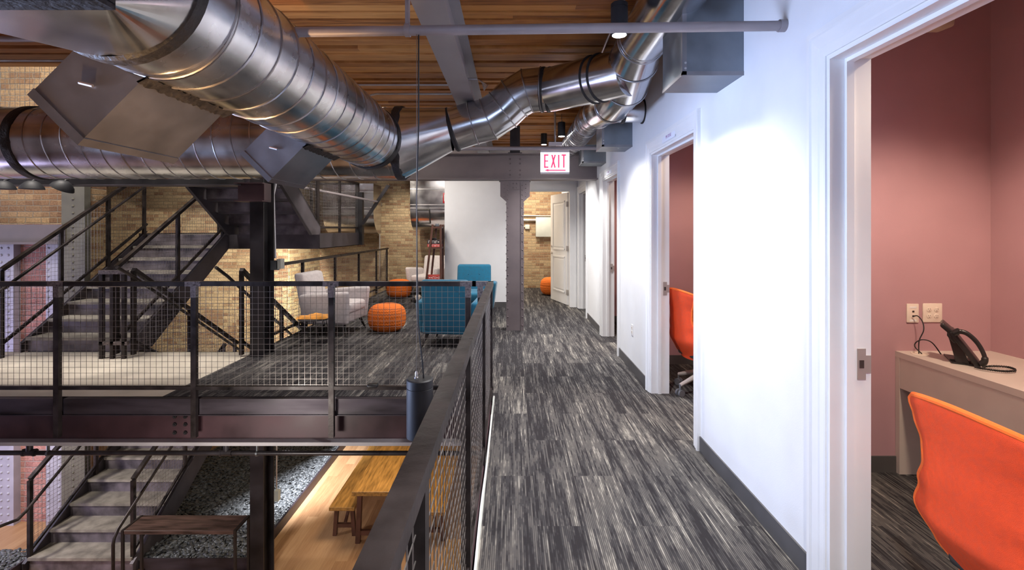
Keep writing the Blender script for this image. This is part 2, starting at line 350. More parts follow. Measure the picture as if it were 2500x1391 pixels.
    def build(s, name, m, parent=None, smooth=True, ang=35, local=False):
        vs = np.array(s.v, dtype=float)
        if parent is not None and not local:
            p = parent; off = Vector((0, 0, 0))
            while p is not None: off = off+p.location; p = p.parent
            vs = vs-np.array(off)
            loc = (0, 0, 0)
        elif parent is None:
            lo = vs.min(0); hi = vs.max(0); loc = np.array([(lo[0]+hi[0])/2, (lo[1]+hi[1])/2, lo[2]]); vs = vs-loc
        else: loc = (0, 0, 0)
        me = bpy.data.meshes.new(name); me.from_pydata(vs.tolist(), [], s.f); me.update()
        bm = bmesh.new(); bm.from_mesh(me); bmesh.ops.recalc_face_normals(bm, faces=bm.faces); bm.to_mesh(me); bm.free()
        if smooth:
            me.shade_smooth(); me.set_sharp_from_angle(angle=R(ang))
        o = bpy.data.objects.new(name, me); C.objects.link(o); o.location = tuple(float(x) for x in loc)
        if parent is not None: o.parent = parent
        o.data.materials.append(M[m] if isinstance(m, str) else m)
        return o
def tag(o, label=None, cat=None, group=None, kind=None):
    if label: o['label'] = label
    if cat: o['category'] = cat
    if group: o['group'] = group
    if kind: o['kind'] = kind
    return o
def thing(name, label, cat, loc=(0,0,0), rz=0, group=None):
    o = bpy.data.objects.new(name, None); C.objects.link(o); o.location = loc; o.rotation_euler = (0, 0, rz)
    o.empty_display_size = .1
    return tag(o, label, cat, group)
def struct(name, mb, m, parent=None, smooth=False):
    o = mb.build(name, m, parent, smooth)
    if parent is None: o['kind'] = 'structure'
    return o
def kids(o): return [c for c in bpy.data.objects if c.parent == o]
def copy_tree(o, parent=None, **kw):
    c = o.copy(); C.objects.link(c); c.parent = parent
    for ch in kids(o): copy_tree(ch, c)
    return c

ZC = 3.06     # ceiling
ZL = -2.72    # lower floor
WX = 1.28     # corridor wall face
WT = .15
# ------------------------------------------------------------------ floors
fl = MB()
fl.box(-.155, WX+.0, -2.6, 9.4, -.03, 0); fl.box(-3.15, -.155, 4.36, 12.5, -.03, 0)
fl.box(-.155, 2.97, 9.4, 12.5, -.03, 0); fl.box(WX, 2.97, -2.6, 9.4, -.03, 0)
struct('floor', fl, 'carpet')
sl = MB(); sl.box(-3.12, -.2, 4.62, 12.5, -.14, -.03); sl.box(-.2, 2.97, -2.6, 12.5, -.14, -.03)
struct('floor_slab', sl, 'dark_steel')
fc = MB(); fc.box(-7.0, -3.15, 4.36, 5.96, -.06, 0)
struct('floor_landing', fc, 'concrete')
fw = MB(); fw.box(-11, 3, -3, 12.6, ZL-.1, ZL)
struct('floor_lower', fw, 'floor_wood')

# ceiling: laminated timber decking running across the corridor
cb = MB(); tones = []
def deck(x0, x1, ya, yb, seed):
    rr = random.Random(seed); y = ya
    while y < yb-.01:
        wd = rr.choice((.055, .07, .09, .13, .16)); y2 = min(y+wd, yb); dz = rr.choice((0, 0, .01, .02, .035, .05))
        cb.box(x0, x1, y+.003, y2-.003, ZC+dz, ZC+.12); tones.extend([rr.random()]*6); y = y2
deck(-10, 2.97, -2.6, 4.66, 3); deck(-3.1, 2.97, 4.66, 12.5, 5)
co = struct('ceiling', cb, 'ceiling_wood')
at = co.data.attributes.new('tone', 'FLOAT', 'FACE'); at.data.foreach_set('value', tones)
cs = MB(); cs.box(-10, 2.97, -2.6, 4.66, ZC+.12, ZC+.2); cs.box(-3.1, 2.97, 4.66, 12.5, ZC+.12, ZC+.2)
struct('ceiling_slab', cs, 'black_steel')
cr = MB(); cr.box(-11, -3.1, 4.66, 12.5, 6.0, 6.1)
struct('ceiling_atrium', cr, 'dark_steel')

# ------------------------------------------------------------------ walls
OP = [(.91, 1.96), (3.38, 4.45), (5.845, 6.83), (8.31, 9.22)]
HD = 2.204
wr = MB(); y = -2.6
for a, b in OP:
    wr.box(WX, WX+WT, y, a, 0, ZC); wr.box(WX, WX+WT, a, b, HD, ZC); y = b
wr.box(WX, WX+WT, y, 12.5, 0, ZC)
struct('wall_right', wr, 'white_wall')
wf = MB(); wf.box(-1.31, .16, 9.4, 9.55, 0, ZC); wf.box(1.14, WX, 9.4, 9.55, 0, ZC); wf.box(.16, 1.14, 9.4, 9.55, 2.27, ZC)
wf.box(-1.31, -1.21, 9.55, 12.5, 0, ZC)
struct('wall_far', wf, 'white_wall')
wb = MB(); wb.box(-4.97, 3.1, 12.5, 12.7, ZL, 6.0)
struct('wall_back', wb, 'brick_back')
wb = MB(); wb.box(-11, -5.0, 10.8, 12.7, ZL, 6.0)
struct('wall_back_left', wb, 'brick_back')
wb = MB(); wb.box(-5.0, -4.97, 10.8, 12.7, ZL, 6.0)
struct('wall_pier_side', wb, 'brick_side')
wb = MB(); wb.box(-11, -6.12, 7.0, 7.3, 1.58, 6.0)
struct('wall_left', wb, 'brick_left')
wb = MB(); wb.box(-11, -6.45, 7.0, 7.3, ZL, 1.58)
struct('wall_left_lower', wb, 'brick_pier')
we = MB(); we.box(-11.1, -11, -3, 12.7, ZL, 6.1); we.box(-11, 3, -3.1, -2.6, ZL, ZC+.2)
struct('wall_near', we, 'white_wall')
wl = MB(); wl.box(0.0, .1, -2.6, 12.5, ZL, -.14)
struct('wall_lower_right', wl, 'white_wall')
# small rooms
wp = MB()
for ya, yb in ((3.0, 3.1), (5.41, 5.51), (7.87, 7.97), (.1, .2)):
    wp.box(WX+WT, 2.97, ya, yb, 0, ZC)
wp.box(2.97, 3.07, -.2, 9.4, 0, ZC)
struct('wall_rooms', wp, 'pink_wall')
wp = MB(); wp.box(WX+WT, 3.07, 9.4, 9.5, 0, ZC); wp.box(2.97, 3.07, 9.5, 12.5, 0, ZC)
struct('wall_rooms_far', wp, 'white_wall')

# baseboards
bb = MB()
for a, b in ((-2.6, .81), (2.06, 3.28), (4.55, 5.745), (6.93, 8.17)): bb.box(WX-.009, WX, a, b, 0, .10)
struct('baseboard_right', bb, 'rubber')
bb = MB(); bb.box(-1.31, .06, 9.391, 9.4, 0, .10); bb.box(-1.319, -1.31, 9.391, 12.5, 0, .1)
struct('baseboard_far', bb, 'rubber')
bb = MB()
for ya in (3.0, 5.41, 7.87): bb.box(WX+WT, 2.97, ya-.009, ya, 0, .10)
struct('baseboard_rooms', bb, 'rubber')

# door frames
def frame_profile_casing(mb, y0, y1, z1, x, sgn):   # moulded casing around an opening in a wall of constant x
    prof = [(0, 0), (0, .011), (.006, .014), (.030, .014), (.036, .018), (.074, .021), (.080, .027), (.098, .027), (.100, .022), (.100, 0)]   # (distance from opening, thickness)
    hz = 1.2
    rings = []
    for (yy, zz, dy, dz) in ((y0, 0, -1, 0), (y0, z1, -1, hz), (y1, z1, 1, hz), (y1, 0, 1, 0)):
        rings.append([(x+sgn*tk, yy+dy*q, zz+dz*q) for q, tk in prof])
    n = len(prof); vs = [p for r in rings for p in r]
    fs = [(i*n+j, i*n+j+1, (i+1)*n+j+1, (i+1)*n+j) for i in range(3) for j in range(n-1)]
    mb.add(vs, fs)
for i, (a, b) in enumerate(OP):
    d = bpy.data.objects.new('door_%d' % (i+1), None); C.objects.link(d); d.location = (WX, (a+b)/2, 0); d['kind'] = 'structure'
    m1 = MB(); frame_profile_casing(m1, a, b, HD, WX, -1); m1.build('casing', 'white_trim', d, smooth=False)
    m2 = MB(); m2.box(WX-.004, WX+WT+.012, a-.001, a+.018, 0, HD+.001); m2.box(WX-.004, WX+WT+.012, b-.018, b+.001, 0, HD+.001); m2.box(WX-.0039, WX+WT+.0119, a+.0181, b-.0181, HD-.018, HD+.001)
    m2.box(WX+.055, WX+.085, a+.018, a+.032, 0, HD-.018); m2.box(WX+.055, WX+.085, b-.032, b-.018, 0, HD-.018); m2.box(WX+.0551, WX+.0849, a+.0321, b-.0321, HD-.034, HD-.0179)
    m2.build('jamb', 'white_trim', d, smooth=False)
    m3 = MB(); yb = b-.0185; zc = 1.5-(882-561)*1.98/FPX
    m3.pry([(WX+.105, zc-.062), (WX+.139, zc-.062), (WX+.139, zc-.035), (WX+.160, zc-.035), (WX+.160, zc+.035), (WX+.139, zc+.035), (WX+.139, zc+.062), (WX+.105, zc+.062)], yb-.003, yb)
    sp = m3.build('strike_plate', 'satin_nickel', d, smooth=False); sp['label'] = 'satin nickel strike plate'
    m4 = MB(); m4.box(WX+.113, WX+.131, yb-.0042, yb-.0032, zc-.016, zc+.016); m4.build('latch_hole', 'dark_slot', sp, smooth=False)
# far doorway with white casing
d5 = bpy.data.objects.new('door_5', None); C.objects.link(d5); d5.location = (.65, 9.4, 0); d5['kind'] = 'structure'
m1 = MB()
m1.box(.06, .16, 9.38, 9.4, 0, 2.27); m1.box(1.14, WX-.03, 9.38, 9.4, 0, 2.27); m1.box(.06, WX-.03, 9.379, 9.4, 2.271, 2.39)
m1.box(1.225, WX-.03, 9.368, 9.379, 0, 2.27)
m1.build('casing', 'white_trim', d5, smooth=False)
m1 = MB(); m1.box(1.12, 1.14, 9.39, 9.57, 0, 2.27); m1.box(.16, .18, 9.39, 9.57, 0, 2.27); m1.box(.18, 1.12, 9.39, 9.57, 2.25, 2.27)
m1.build('jamb', 'white_trim', d5, smooth=False)
# door leaf standing open
hx, hy = 1.118, 9.60; ex, ey = .86, 10.50
ang = atan2(ey-hy, ex-hx)
dl = thing('door_leaf', 'white two-panel door standing open in the far doorway', 'door', (hx, hy, .01), ang)
LW = sqrt((ex-hx)**2+(ey-hy)**2)
m1 = MB(); m1.box(0, LW, -.02, .02, 0, 2.235); m1.build('panel_slab', 'white_trim', dl, smooth=False, local=True)
for z0, z1 in ((.22, .95), (1.08, 2.08)):
    for s in (-1, 1):
        m1 = MB()
        for a, b, c, d in ((.13, LW-.13, z0, z0+.025), (.13, LW-.13, z1-.025, z1), (.13, .155, z0, z1), (LW-.155, LW-.13, z0, z1)):
            m1.box(a, b, s*.02, s*.030, c, d)
        m1.rbox(.19, LW-.19, min(s*.018, s*.027), max(s*.018, s*.027), z0+.06, z1-.06, .004, 1)
        m1.build('moulding', 'white_trim', dl, smooth=False, local=True)
for z in (.25, 1.12, 2.0):
    m1 = MB(); m1.box(-.012, .004, .0, .05, z-.05, z+.05); m1.tube([(-.006, .035, z-.055), (-.006, .035, z+.055)], .008, 8)
    m1.build('hinge', 'satin_nickel', dl, local=True)
for s_ in (-1, 1):
    m = MB(); m.tube([(LW-.07, s_*.02, 1.0), (LW-.07, s_*.06, 1.0)], .012, 10); m.tube([(LW-.07, s_*.055, 1.0), (LW-.18, s_*.055, 1.0)], .010, 10); m.disc((LW-.07, s_*.02, 1.0), .03, (0, s_, 0), .008)
    m.build('handle', 'satin_nickel', dl, local=True)
    m = MB(); m.disc((LW-.07, s_*.02, 1.14), .025, (0, s_, 0), .012); m.build('deadbolt', 'satin_nickel', dl, local=True)

# white edge strips at the carpet boundary
es = MB(); es.box(-.169, -.155, -2.6, 4.36, -.03, .005)
struct('trim_1', es, 'panel_grey')
# ------------------------------------------------------------------ steel structure
def beam_front():
    t = thing('edge_beam', 'dark maroon steel edge beam under the railing that crosses the opening', 'beam', (-3.6, 4.4, -.416))
    m = MB(); xs = [-7.5, -6.43, -5.22, -4.02, -2.81, -1.6, -.39, -.16]
    for a, b in zip(xs[:-1], xs[1:]): m.box(a+.03, b-.03 if b < -.2 else b, 4.30, 4.36, -.148, -.002)
    m.box(-7.5, -.16, 4.355, 4.37, -.15, -.002)
    m.box(-7.5, -.16, 4.29, 4.36, -.15, -.142)
    m.build('channel', 'channel_steel', t, smooth=False)
    m = MB(); m.box(-7.5, .0, 4.37, 4.39, -.40, -.062); m.build('web', 'maroon_steel', t, smooth=False)
    m = MB(); m.box(-7.5, .0, 4.29, 4.47, -.416, -.385); m.box(-7.5, .0, 4.39, 4.47, -.09, -.062)
    m.build('flange', 'pale_steel', t, smooth=False)
    for px in (428, 454):
        for py in (1016, 1035, 1055):
            p = P(px, py, 4.37); mb = MB(); mb.tube([p, p+Vector((0, -.016, 0))], .017, 6); mb.tube([p+Vector((0, -.014, 0)), p+Vector((0, -.024, 0))], .009, 8); mb.build('bolt', 'black_steel', t)
beam_front()
m = MB(); m.box(-.20, -.178, -2.6, 4.29, -.40, -.0); m.box(-.24, -.12, -2.6, 4.29, -.416, -.40); m.box(-.178, -.155, -2.6, 4.36, -.2, -.03)
tag(m.build('edge_beam', 'maroon_steel', smooth=False), 'dark steel edge beam along the carpeted corridor', 'beam')
m = MB(); m.box(-3.16, -3.14, 5.96, 12.5, -.36, -.0); m.box(-3.20, -3.10, 5.96, 12.5, -.38, -.36); m.box(-7.0, -3.14, 5.94, 5.96, -.30, -.0)
tag(m.build('edge_beam', 'dark_steel', smooth=False), 'dark steel edge beam beside the stairwell', 'beam')

# riveted column, cross beam, ceiling beam
t = thing('riveted_column', 'grey painted riveted steel column standing in the corridor carpet', 'column', (.05, 7.3, 0))
x0, x1 = -.085, .175; m = MB()
m.box(x0+.0145, x1-.0145, 7.21, 7.225, 0, 2.234)
for xa, xb in ((x0+.0145, x0+.045), (x1-.045, x1-.0145)): m.box(xa, xb, 7.197, 7.2095, 0, 2.2345)
for xa in (x0, x1-.014): m.box(xa, xa+.014, 7.195, 7.42, 0, 2.235)
m.box(x0+.0145, x1-.0145, 7.40, 7.4195, 0, 2.234)
m.build('shaft', 'grey_steel', t, smooth=False)
m = MB(); z = .08; k = 0
while z < 2.2:
    for xa in (x0+.022, x1-.022): m.dome((xa, 7.195, z), .011, (0, -1, 0))
    for s, xa in ((-1, x0), (1, x1)): m.dome((xa, 7.26, z+.06), .013, (s, 0, 0))
    z += .125 if z < 1.9 else .07
m.build('rivet', 'grey_steel', t)
m = MB()
for s, xa in ((-1, x0), (1, x1)):
    m.pry([(xa, 1.92), (xa+s*.09, 2.0), (xa+s*.09, 2.235), (xa, 2.235)][::s], 7.205, 7.222)
m.box(-.02, .11, 7.20, 7.2094, 2.10, 2.234)
for xx in (.02, .07):
    for zz in (2.13, 2.19): m.dome((xx, 7.195, zz), .012, (0, -1, 0))
for s, xa in ((-1, x0-.03), (1, x1+.03)):
    for zz in (2.0, 2.06, 2.12, 2.18): m.dome((xa, 7.205, zz), .009, (0, -1, 0))
m.build('gusset', 'grey_steel', t)
m = MB(); m.box(x0-.11, x1+.11, 7.17, 7.45, 2.235, 2.25); m.build('cap_plate', 'grey_steel', t, smooth=False)
t = thing('cross_beam', 'grey painted steel cross beam above the riveted column', 'beam', (-.9, 7.3, 2.25))
m = MB(); m.box(-3.1, WX, 7.29, 7.31, 2.27, 2.63); m.build('web', 'grey_steel', t, smooth=False)
m = MB(); m.box(-3.1, WX, 7.19, 7.42, 2.25, 2.27); m.box(-3.1, WX, 7.19, 7.42, 2.625, 2.64); m.build('flange', 'grey_steel', t, smooth=False)
m = MB()
for xx in (-.03, .12):
    for zz in (2.33, 2.40, 2.50, 2.57): m.dome((xx, 7.29, zz), .014, (0, -1, 0))
    m.dome((xx, 7.22, 2.27), .016, (0, 0, 1))
m.build('rivet', 'grey_steel', t)
m = MB(); m.box(-.03, .12, 7.25, 7.37, 2.64, ZC); m.box(-.06, .15, 7.21, 7.41, 2.64, 2.655)
tag(m.build('column_stub', 'dark_steel', smooth=False), 'short rusty column stub between cross beam and wooden ceiling', 'column')
t = thing('ceiling_beam', 'light grey steel beam running lengthwise under the wooden ceiling', 'beam', (-.44, 2.5, 2.70))
m = MB(); m.box(-.445, -.43, -2.6, 9.4, 2.71, ZC); m.build('web', 'pale_steel', t, smooth=False)
m = MB(); m.box(-.53, -.355, -2.6, 9.4, 2.695, 2.713); m.box(-.53, -.355, -2.6, 9.4, ZC-.015, ZC); m.build('flange', 'pale_steel', t, smooth=False)

# H column by the stairwell and the dark beam on its left
t = thing('steel_column', 'black steel H column between landing and lounge carpet', 'column', (-3.01, 5.83, ZL))
m = MB(); m.box(-3.09, -2.93, 5.70, 5.716, ZL, ZC); m.box(-3.09, -2.93, 5.944, 5.96, ZL, ZC); m.build('flange', 'dark_steel', t, smooth=False)
m = MB(); m.box(-3.017, -3.003, 5.716, 5.944, ZL, ZC); m.build('web', 'black_steel', t, smooth=False)
t = thing('stair_beam', 'black steel beam under the silver duct, left of the H column', 'beam', (-6, 5.6, 2.0))
m = MB(); m.box(-10.9, -3.1, 5.60, 5.615, 2.02, 2.30); m.build('web', 'black_steel', t, smooth=False)
m = MB(); m.box(-10.9, -3.1, 5.52, 5.70, 2.008, 2.02); m.build('flange', 'stringer', t, smooth=False)
m = MB(); m.box(-3.14, -2.84, 5.54, 5.70, 1.835, 2.03); m.box(-3.17, -2.84, 5.50, 5.70, 1.825, 1.838); m.box(-3.17, -2.84, 5.50, 5.70, 2.028, 2.04)
tag(m.build('beam_stub', 'maroon_steel', smooth=False), 'stubby boxed beam end bolted to the H column', 'beam')
# H column above the cross beam left end is hidden; conduit down to a switch box
t = thing('conduit_box', 'galvanised outlet box hung on conduit beside the H column', 'junction box', P(682, 650, 5.98))
m = MB(); m.tube([P(692, 330, 6.0), P(672, 455, 6.0), P(668, 475, 6.0), P(672, 630, 6.0)], .013, 10); m.build('conduit', 'conduit', t)
m = MB(); a = P(660, 636, 5.93); b = P(677, 659, 5.93); m.box(a.x, b.x, 5.93, 5.99, b.z, a.z); m.build('body', 'galvanised', t, smooth=False)
a = P(677, 634, 5.95); b = P(683, 656, 5.95); m = MB(); m.box(a.x, b.x+.02, 5.93, 6.03, b.z, a.z+.01); m.build('cover', 'panel_grey', t, smooth=False)

# riveted columns on the left wall
def lcol(px0, px1, mt, z0, z1, label, rows, Y=6.9):
    a = (px0-1250)*Y/FPX; b = (px1-1250)*Y/FPX
    t = thing('riveted_column', label, 'column', ((a+b)/2, Y, z0))
    m = MB(); m.box(a, b, Y, 7.0, z0, z1); m.build('shaft', mt, t, smooth=False)
    m = MB(); z = z0+.06
    while z < z1:
        for xx in rows: m.dome(((xx-1250)*Y/FPX, Y, z), .020, (0, -1, 0))
        z += .1
    m.build('rivet', mt, t)
lcol(-60, 33, 'lilac_lit_steel', ZL, 1.30, 'lilac-lit riveted column at the picture edge beside pink brick', (3, 20))
lcol(112, 150, 'lilac_lit_steel', ZL, 1.30, 'narrow lilac-lit riveted column between pink brick and olive column', (118, 144))
lcol(150, 206, 'olive_steel', ZL, 2.2, 'olive grey riveted column behind the stair handrail', (178,))
a = P(-60, 548, 6.85); b = P(152, 596, 6.85); m = MB(); m.box(-11, b.x, 6.85, 7.0, b.z, a.z); m.box(-11, b.x, 6.78, 6.86, b.z, b.z+.03)
tag(m.build('lintel', 'grey_steel', smooth=False), 'grey steel lintel under the yellow brick on the left', 'beam')

# ------------------------------------------------------------------ stairs
def flight(label, x0, x1, y0, z0, dr, n, r, tr, deep=.235, tm='tread'):
    t = thing('stair_flight', label, 'stairs', ((x0+x1)/2, y0, z0), 0)
    s = r/tr; st = .03; nt = n-1
    for k in range(nt):
        m = MB(); ya = y0+dr*k*tr; yb = y0+dr*(k+1)*tr; zz = z0+(k+1)*r
        m.box(x0+st, x1-st, ya-dr*.025, yb, zz-.035, zz); m.build('tread', tm, t, smooth=False)
    for k in range(n):
        m = MB(); ya = y0+dr*k*tr; m.box(x0+st, x1-st, ya, ya+dr*.012, z0+k*r, z0+(k+1)*r-.035 if k < nt else z0+(k+1)*r)
        m.build('riser', 'riser', t, smooth=False)
    for xa, xb in ((x0-.012, x0+st), (x1-st, x1+.012)):
        Lr = nt*tr; ys = y0-dr*.05
        up = .10
        poly = [(ys, z0), (ys, z0+up+.02), (y0+dr*Lr, z0+n*r+up-.05), (y0+dr*Lr, z0+n*r-deep), (y0+dr*(Lr-.05), z0+n*r-deep-.03), (y0+dr*.28, z0)]
        m = MB(); xm0, xm1 = (xa, xa+.012) if xa < (x0+x1)/2 else (xb-.012, xb)
        m.prx(poly, xm0, xm1)
        # flanges along top and bottom edge
        m.bar((  (xa+xb)/2, ys, z0+up+.02), ((xa+xb)/2, y0+dr*Lr, z0+n*r+up-.05), xb-xa, .012)
        m.bar(((xa+xb)/2, y0+dr*.28, z0), ((xa+xb)/2, y0+dr*Lr, z0+n*r-deep), xb-xa, .012)
        m.build('stringer', 'stringer', t, smooth=False)
    return t
TR = .28
flight('steel stair flight rising from concrete landing to brick wall', -6.0, -4.66, 5.96, 0, 1, 8, .178, TR)
flight('lowest stair flight rising from the wood floor beside the pebbles', -6.0, -4.66, 5.98, ZL, 1, 8, .178, TR)
flight('dark stair flight seen from beneath, above the lit brick', -4.5, -3.17, 7.92, 1.424, -1, 8, .178, TR, .25, 'stringer')
flight('stair flight dropping away behind the concrete landing', -4.5, -3.17, 7.92, -1.296, -1, 8, .162, TR)
for z, lb in ((1.424, 'steel intermediate landing below the hanging flight'), (-1.296, 'steel intermediate landing under the concrete landing')):
    t = thing('stair_landing', lb, 'landing', (-4.6, 9, z-.235))
    m = MB(); m.box(-6.1, -3.17, 7.93, 10.1, z-.05, z); m.build('deck', 'tread', t, smooth=False)
    m = MB(); m.box(-6.1, -3.155, 7.925, 7.94, z-.235, z-.0); m.box(-3.17, -3.155, 7.93, 10.1, z-.235, z+.02); m.box(-6.12, -6.1, 7.93, 10.1, z-.235, z+.02); m.box(-6.1, -3.17, 10.09, 10.1, z-.235, z)
    m.box(-3.23, -3.155, 7.93, 10.1, z-.235, z-.225); m.box(-6.1, -3.155, 7.94, 8.0, z-.235, z-.225)
    m.build('channel', 'stringer', t, smooth=False)

# ------------------------------------------------------------------ railings
def railing(label, a, b, posts, h=1.045, hb=.107, drop=0.0, tw=.05, th=.04, pw=.038, pitch=.0513, group=None, mt='rail_steel', wr=.0012, panels=None, weld=False, hand=None, top_pts=None):
    a = Vector(a); b = Vector(b); d = Vector((b.x-a.x, b.y-a.y, 0)); L = d.length; u = d/L; s = (b.z-a.z)/L
    t = thing('guard_railing', label, 'railing', tuple(a), 0, group)
    base = lambda q: a+u*q+Vector((0, 0, s*q))
    ex = Vector((0, 0, 1))
    m = MB(); m.bar(base(0)+ex*(h-th/2), base(L)+ex*(h-th/2), tw, th); m.build('top_rail', mt, t, smooth=False)
    m = MB(); m.bar(base(0)+ex*hb, base(L)+ex*hb, .03, .03); m.build('bottom_rail', mt, t, smooth=False)
    for q in posts:
        m = MB(); m.bar(base(q)+ex*(-drop), base(q)+ex*(h-th+.005), pw, pw*1.2, up=tuple(u)); m.build('post', mt, t, smooth=False)
        if weld:
            m = MB(); m.bar(base(q)+ex*(h-th-.10), base(q)+ex*(h-th+.002), pw+.003, pw*1.2+.003, up=tuple(u)); m.bar(base(q)-u*.07+ex*(h-th/2), base(q)+u*.07+ex*(h-th/2), tw+.003, th+.003)
            o = m.build('weld_patch', 'weld_steel', t, smooth=False); o['label'] = 'bright ground weld patch'
    for q0, q1 in (panels if panels else list(zip(posts[:-1], posts[1:]))):
        m = MB(); q = q0+pw/2+pitch*.6
        while q < q1-pw/2:
            p = base(q); m.bar(p+ex*hb, p+ex*(h-th), wr*2, wr*2, up=tuple(u)); q += pitch
        # horizontal wires, clipped by the rails
        za = min(base(q0).z, base(q1).z)+hb; zb = max(base(q0).z, base(q1).z)+h-th
        z = za+pitch*.5
        while z < zb:
            lo, hi = q0+pw/2, q1-pw/2
            if abs(s) > 1e-6:
                qa = (z-(h-th)-a.z)/s; qb = (z-hb-a.z)/s   # where z meets the top rail / bottom rail
                lo2, hi2 = sorted((qa, qb)); lo = max(lo, lo2); hi = min(hi, hi2)
            if hi-lo > .03:
                pa = a+u*lo; pb = a+u*hi; pa.z = pb.z = z; m.bar(pa, pb, wr*2, wr*2)
            z += pitch
        m.build('wire_mesh', 'wire', t, smooth=False)
    if hand:
        off, hh = hand[:2]; kind_ = hand[2] if len(hand) > 2 else 'slope'; o = Vector((off, 0, 0)); m = MB()
        st_ = base(0)+o+ex*hh
        if kind_ == 'out': pre = [st_+Vector((-.25, -.62, -.10)), st_+Vector((-.10, -.42, -.13)), st_+Vector((0, -.24, -.13)), base(-.14)+o+ex*hh]
        elif kind_ == 'drop': pre = [Vector((st_.x, st_.y-.40, ZL)), Vector((st_.x, st_.y-.40, st_.z-.36)), Vector((st_.x, st_.y-.385, st_.z-.30)), base(-.33)+o+ex*(hh-.02)]
        else: pre = [base(-.35)+o+ex*(hh-.02), base(-.12)+o+ex*hh]
        m.tube(pre+[base(L)+o+ex*hh], .018, 12)
        m.build('handrail', mt, t)
        m = MB()
        for q in posts: 
            p = base(q)+ex*hh; m.tube([p, p+o*.6+ex*(-.05), p+o+ex*(-.03), p+o], .006, 6)
        m.build('handrail_bracket', mt, t)
    return t
railing('front black railing with wire mesh across the opening, welded posts', (-6.43, 4.27, 0), (-.165, 4.27, 0),
        [0, 1.21, 2.417, 3.626, 4.838, 6.043, 6.15], drop=.33, tw=.05, panels=[(0, 1.21), (1.21, 2.417), (2.417, 3.626), (3.626, 4.838), (4.838, 6.043)], weld=True)
railing('black railing with wire mesh running beside the corridor carpet', (-.189, -.9, 0), (-.189, 4.29, 0),
        [0.0, .90, 1.87, 2.90, 4.0, 5.14], drop=.33, tw=.05)
railing('black mesh railing between lounge carpet and stairwell', (-3.19, 6.02, 0), (-3.19, 12.4, 0), [0, 1.35, 2.7, 4.05, 5.35, 6.3], tw=.05)
SL = .178/TR
railing('stair railing against the brick on the upper flight', (-5.98, 5.66, .0), (-5.98, 7.92, SL*2.26), [.0, .75, 1.5, 2.2], h=1.05, hb=.16, hand=(.09, .86))
railing('middle stair railing on the upper flight by the post cluster', (-4.70, 5.75, .03), (-4.70, 7.92, .03+SL*2.17), [.0, 1.05, 2.1], h=1.05, hb=.16)
railing('short back railing on the upper steel landing', (-6.08, 10.02, 1.424), (-3.2, 10.02, 1.424), [0, .96, 1.92, 2.86], h=1.05, hb=.12)
railing('right side railing of the upper steel landing', (-3.19, 7.95, 1.424), (-3.19, 10.05, 1.424), [0, 1.0, 2.08], h=1.05, hb=.12)
railing('stair railing above the hanging dark flight', (-3.19, 7.90, 1.50), (-3.19, 6.0, 1.50+SL*1.9), [0, 1.88], h=1.05, hb=.16)
railing('left railing of the flight dropping behind the landing', (-4.50, 5.75, .02), (-4.50, 7.92, .02-2.17*SL), [0, 1.0, 2.1], h=1.03, hb=.16, hand=(.09, .86))
railing('right railing of the flight dropping beside the H column', (-3.21, 5.74, .02), (-3.21, 7.92, .02-2.18*SL), [0, 1.0, 2.1], h=1.03, hb=.16, hand=(-.09, .86))
railing('railing with round handrail on the lowest flight, wall side', (-5.98, 6.0, ZL+.10), (-5.98, 7.92, ZL+.10+SL*1.92), [0, .95, 1.88], h=1.05, hb=.14, hand=(.09, .80, 'out'))
railing('railing with round handrail on the lowest flight, pebble side', (-4.70, 6.0, ZL+.10), (-4.70, 7.92, ZL+.10+SL*1.92), [0, .95, 1.88], h=1.05, hb=.14, hand=(.08, .84, 'drop'))
railing('mesh railing of the floor above, seen over the silver duct', (-9.0, 5.9, 2.6), (-3.3, 5.9, 2.6), [0, 1.2, 2.58, 3.8, 5.0], h=1.5, hb=.05, pitch=.06)
# newel cluster that joins two railings on the concrete landing
t = thing('newel_posts', 'cluster of three square posts joining stair railings on the landing', 'railing', (-4.64, 5.64, 0))
for px in (249, 275, 303):
    x = (px-1250)*5.64/FPX; m = MB(); m.box(x-.021, x+.021, 5.62, 5.66, 0, .99); m.build('post', 'rail_steel', t, smooth=False)
xa = (244-1250)*5.64/FPX; xb = (312-1250)*5.64/FPX
m = MB(); m.box(xa, xb, 5.615, 5.665, .985, 1.03); m.build('top_rail', 'weld_steel', t, smooth=False)
m = MB(); m.box(xa, xb, 5.62, 5.66, .16, .20); m.build('bottom_rail', 'weld_steel', t, smooth=False)
m = MB(); m.tube([(xa-.13, 5.95, .86), (xa-.10, 5.62, .86), (xa, 5.55, .86), (xb, 5.55, .86), (xb+.08, 5.62, .86), (xb+.1, 5.95, .80)], .017, 12)
m.build('handrail', 'weld_steel', t)
# diagonal brace and hanger post at the far side of the landing
m = MB(); m.bar(P(948, 452, 9.95), P(884, 548, 9.95), .05, .07, up=(0, 1, 0)); m.bar(P(952, 452, 9.9), P(888, 548, 9.9), .012, .03, up=(0, 1, 0))
tag(m.build('steel_brace', 'dark_steel', smooth=False), 'diagonal steel brace with thin conduit beside the landing', 'brace')
m = MB(); a = P(871, 470, 10.0); m.box(a.x-.01, a.x+.12, 9.98, 10.1, 1.19, 2.28)
tag(m.build('landing_post', 'black_steel', smooth=False), 'black hanger post at the end of the upper steel landing', 'post')
m = MB(); m.tube([P(742, 458, 7.8), P(920, 492, 9.9)], .022, 10)
tag(m.build('sprinkler_pipe', 'pipe_grey'), 'grey pipe slanting behind the hanging flight', 'pipe')

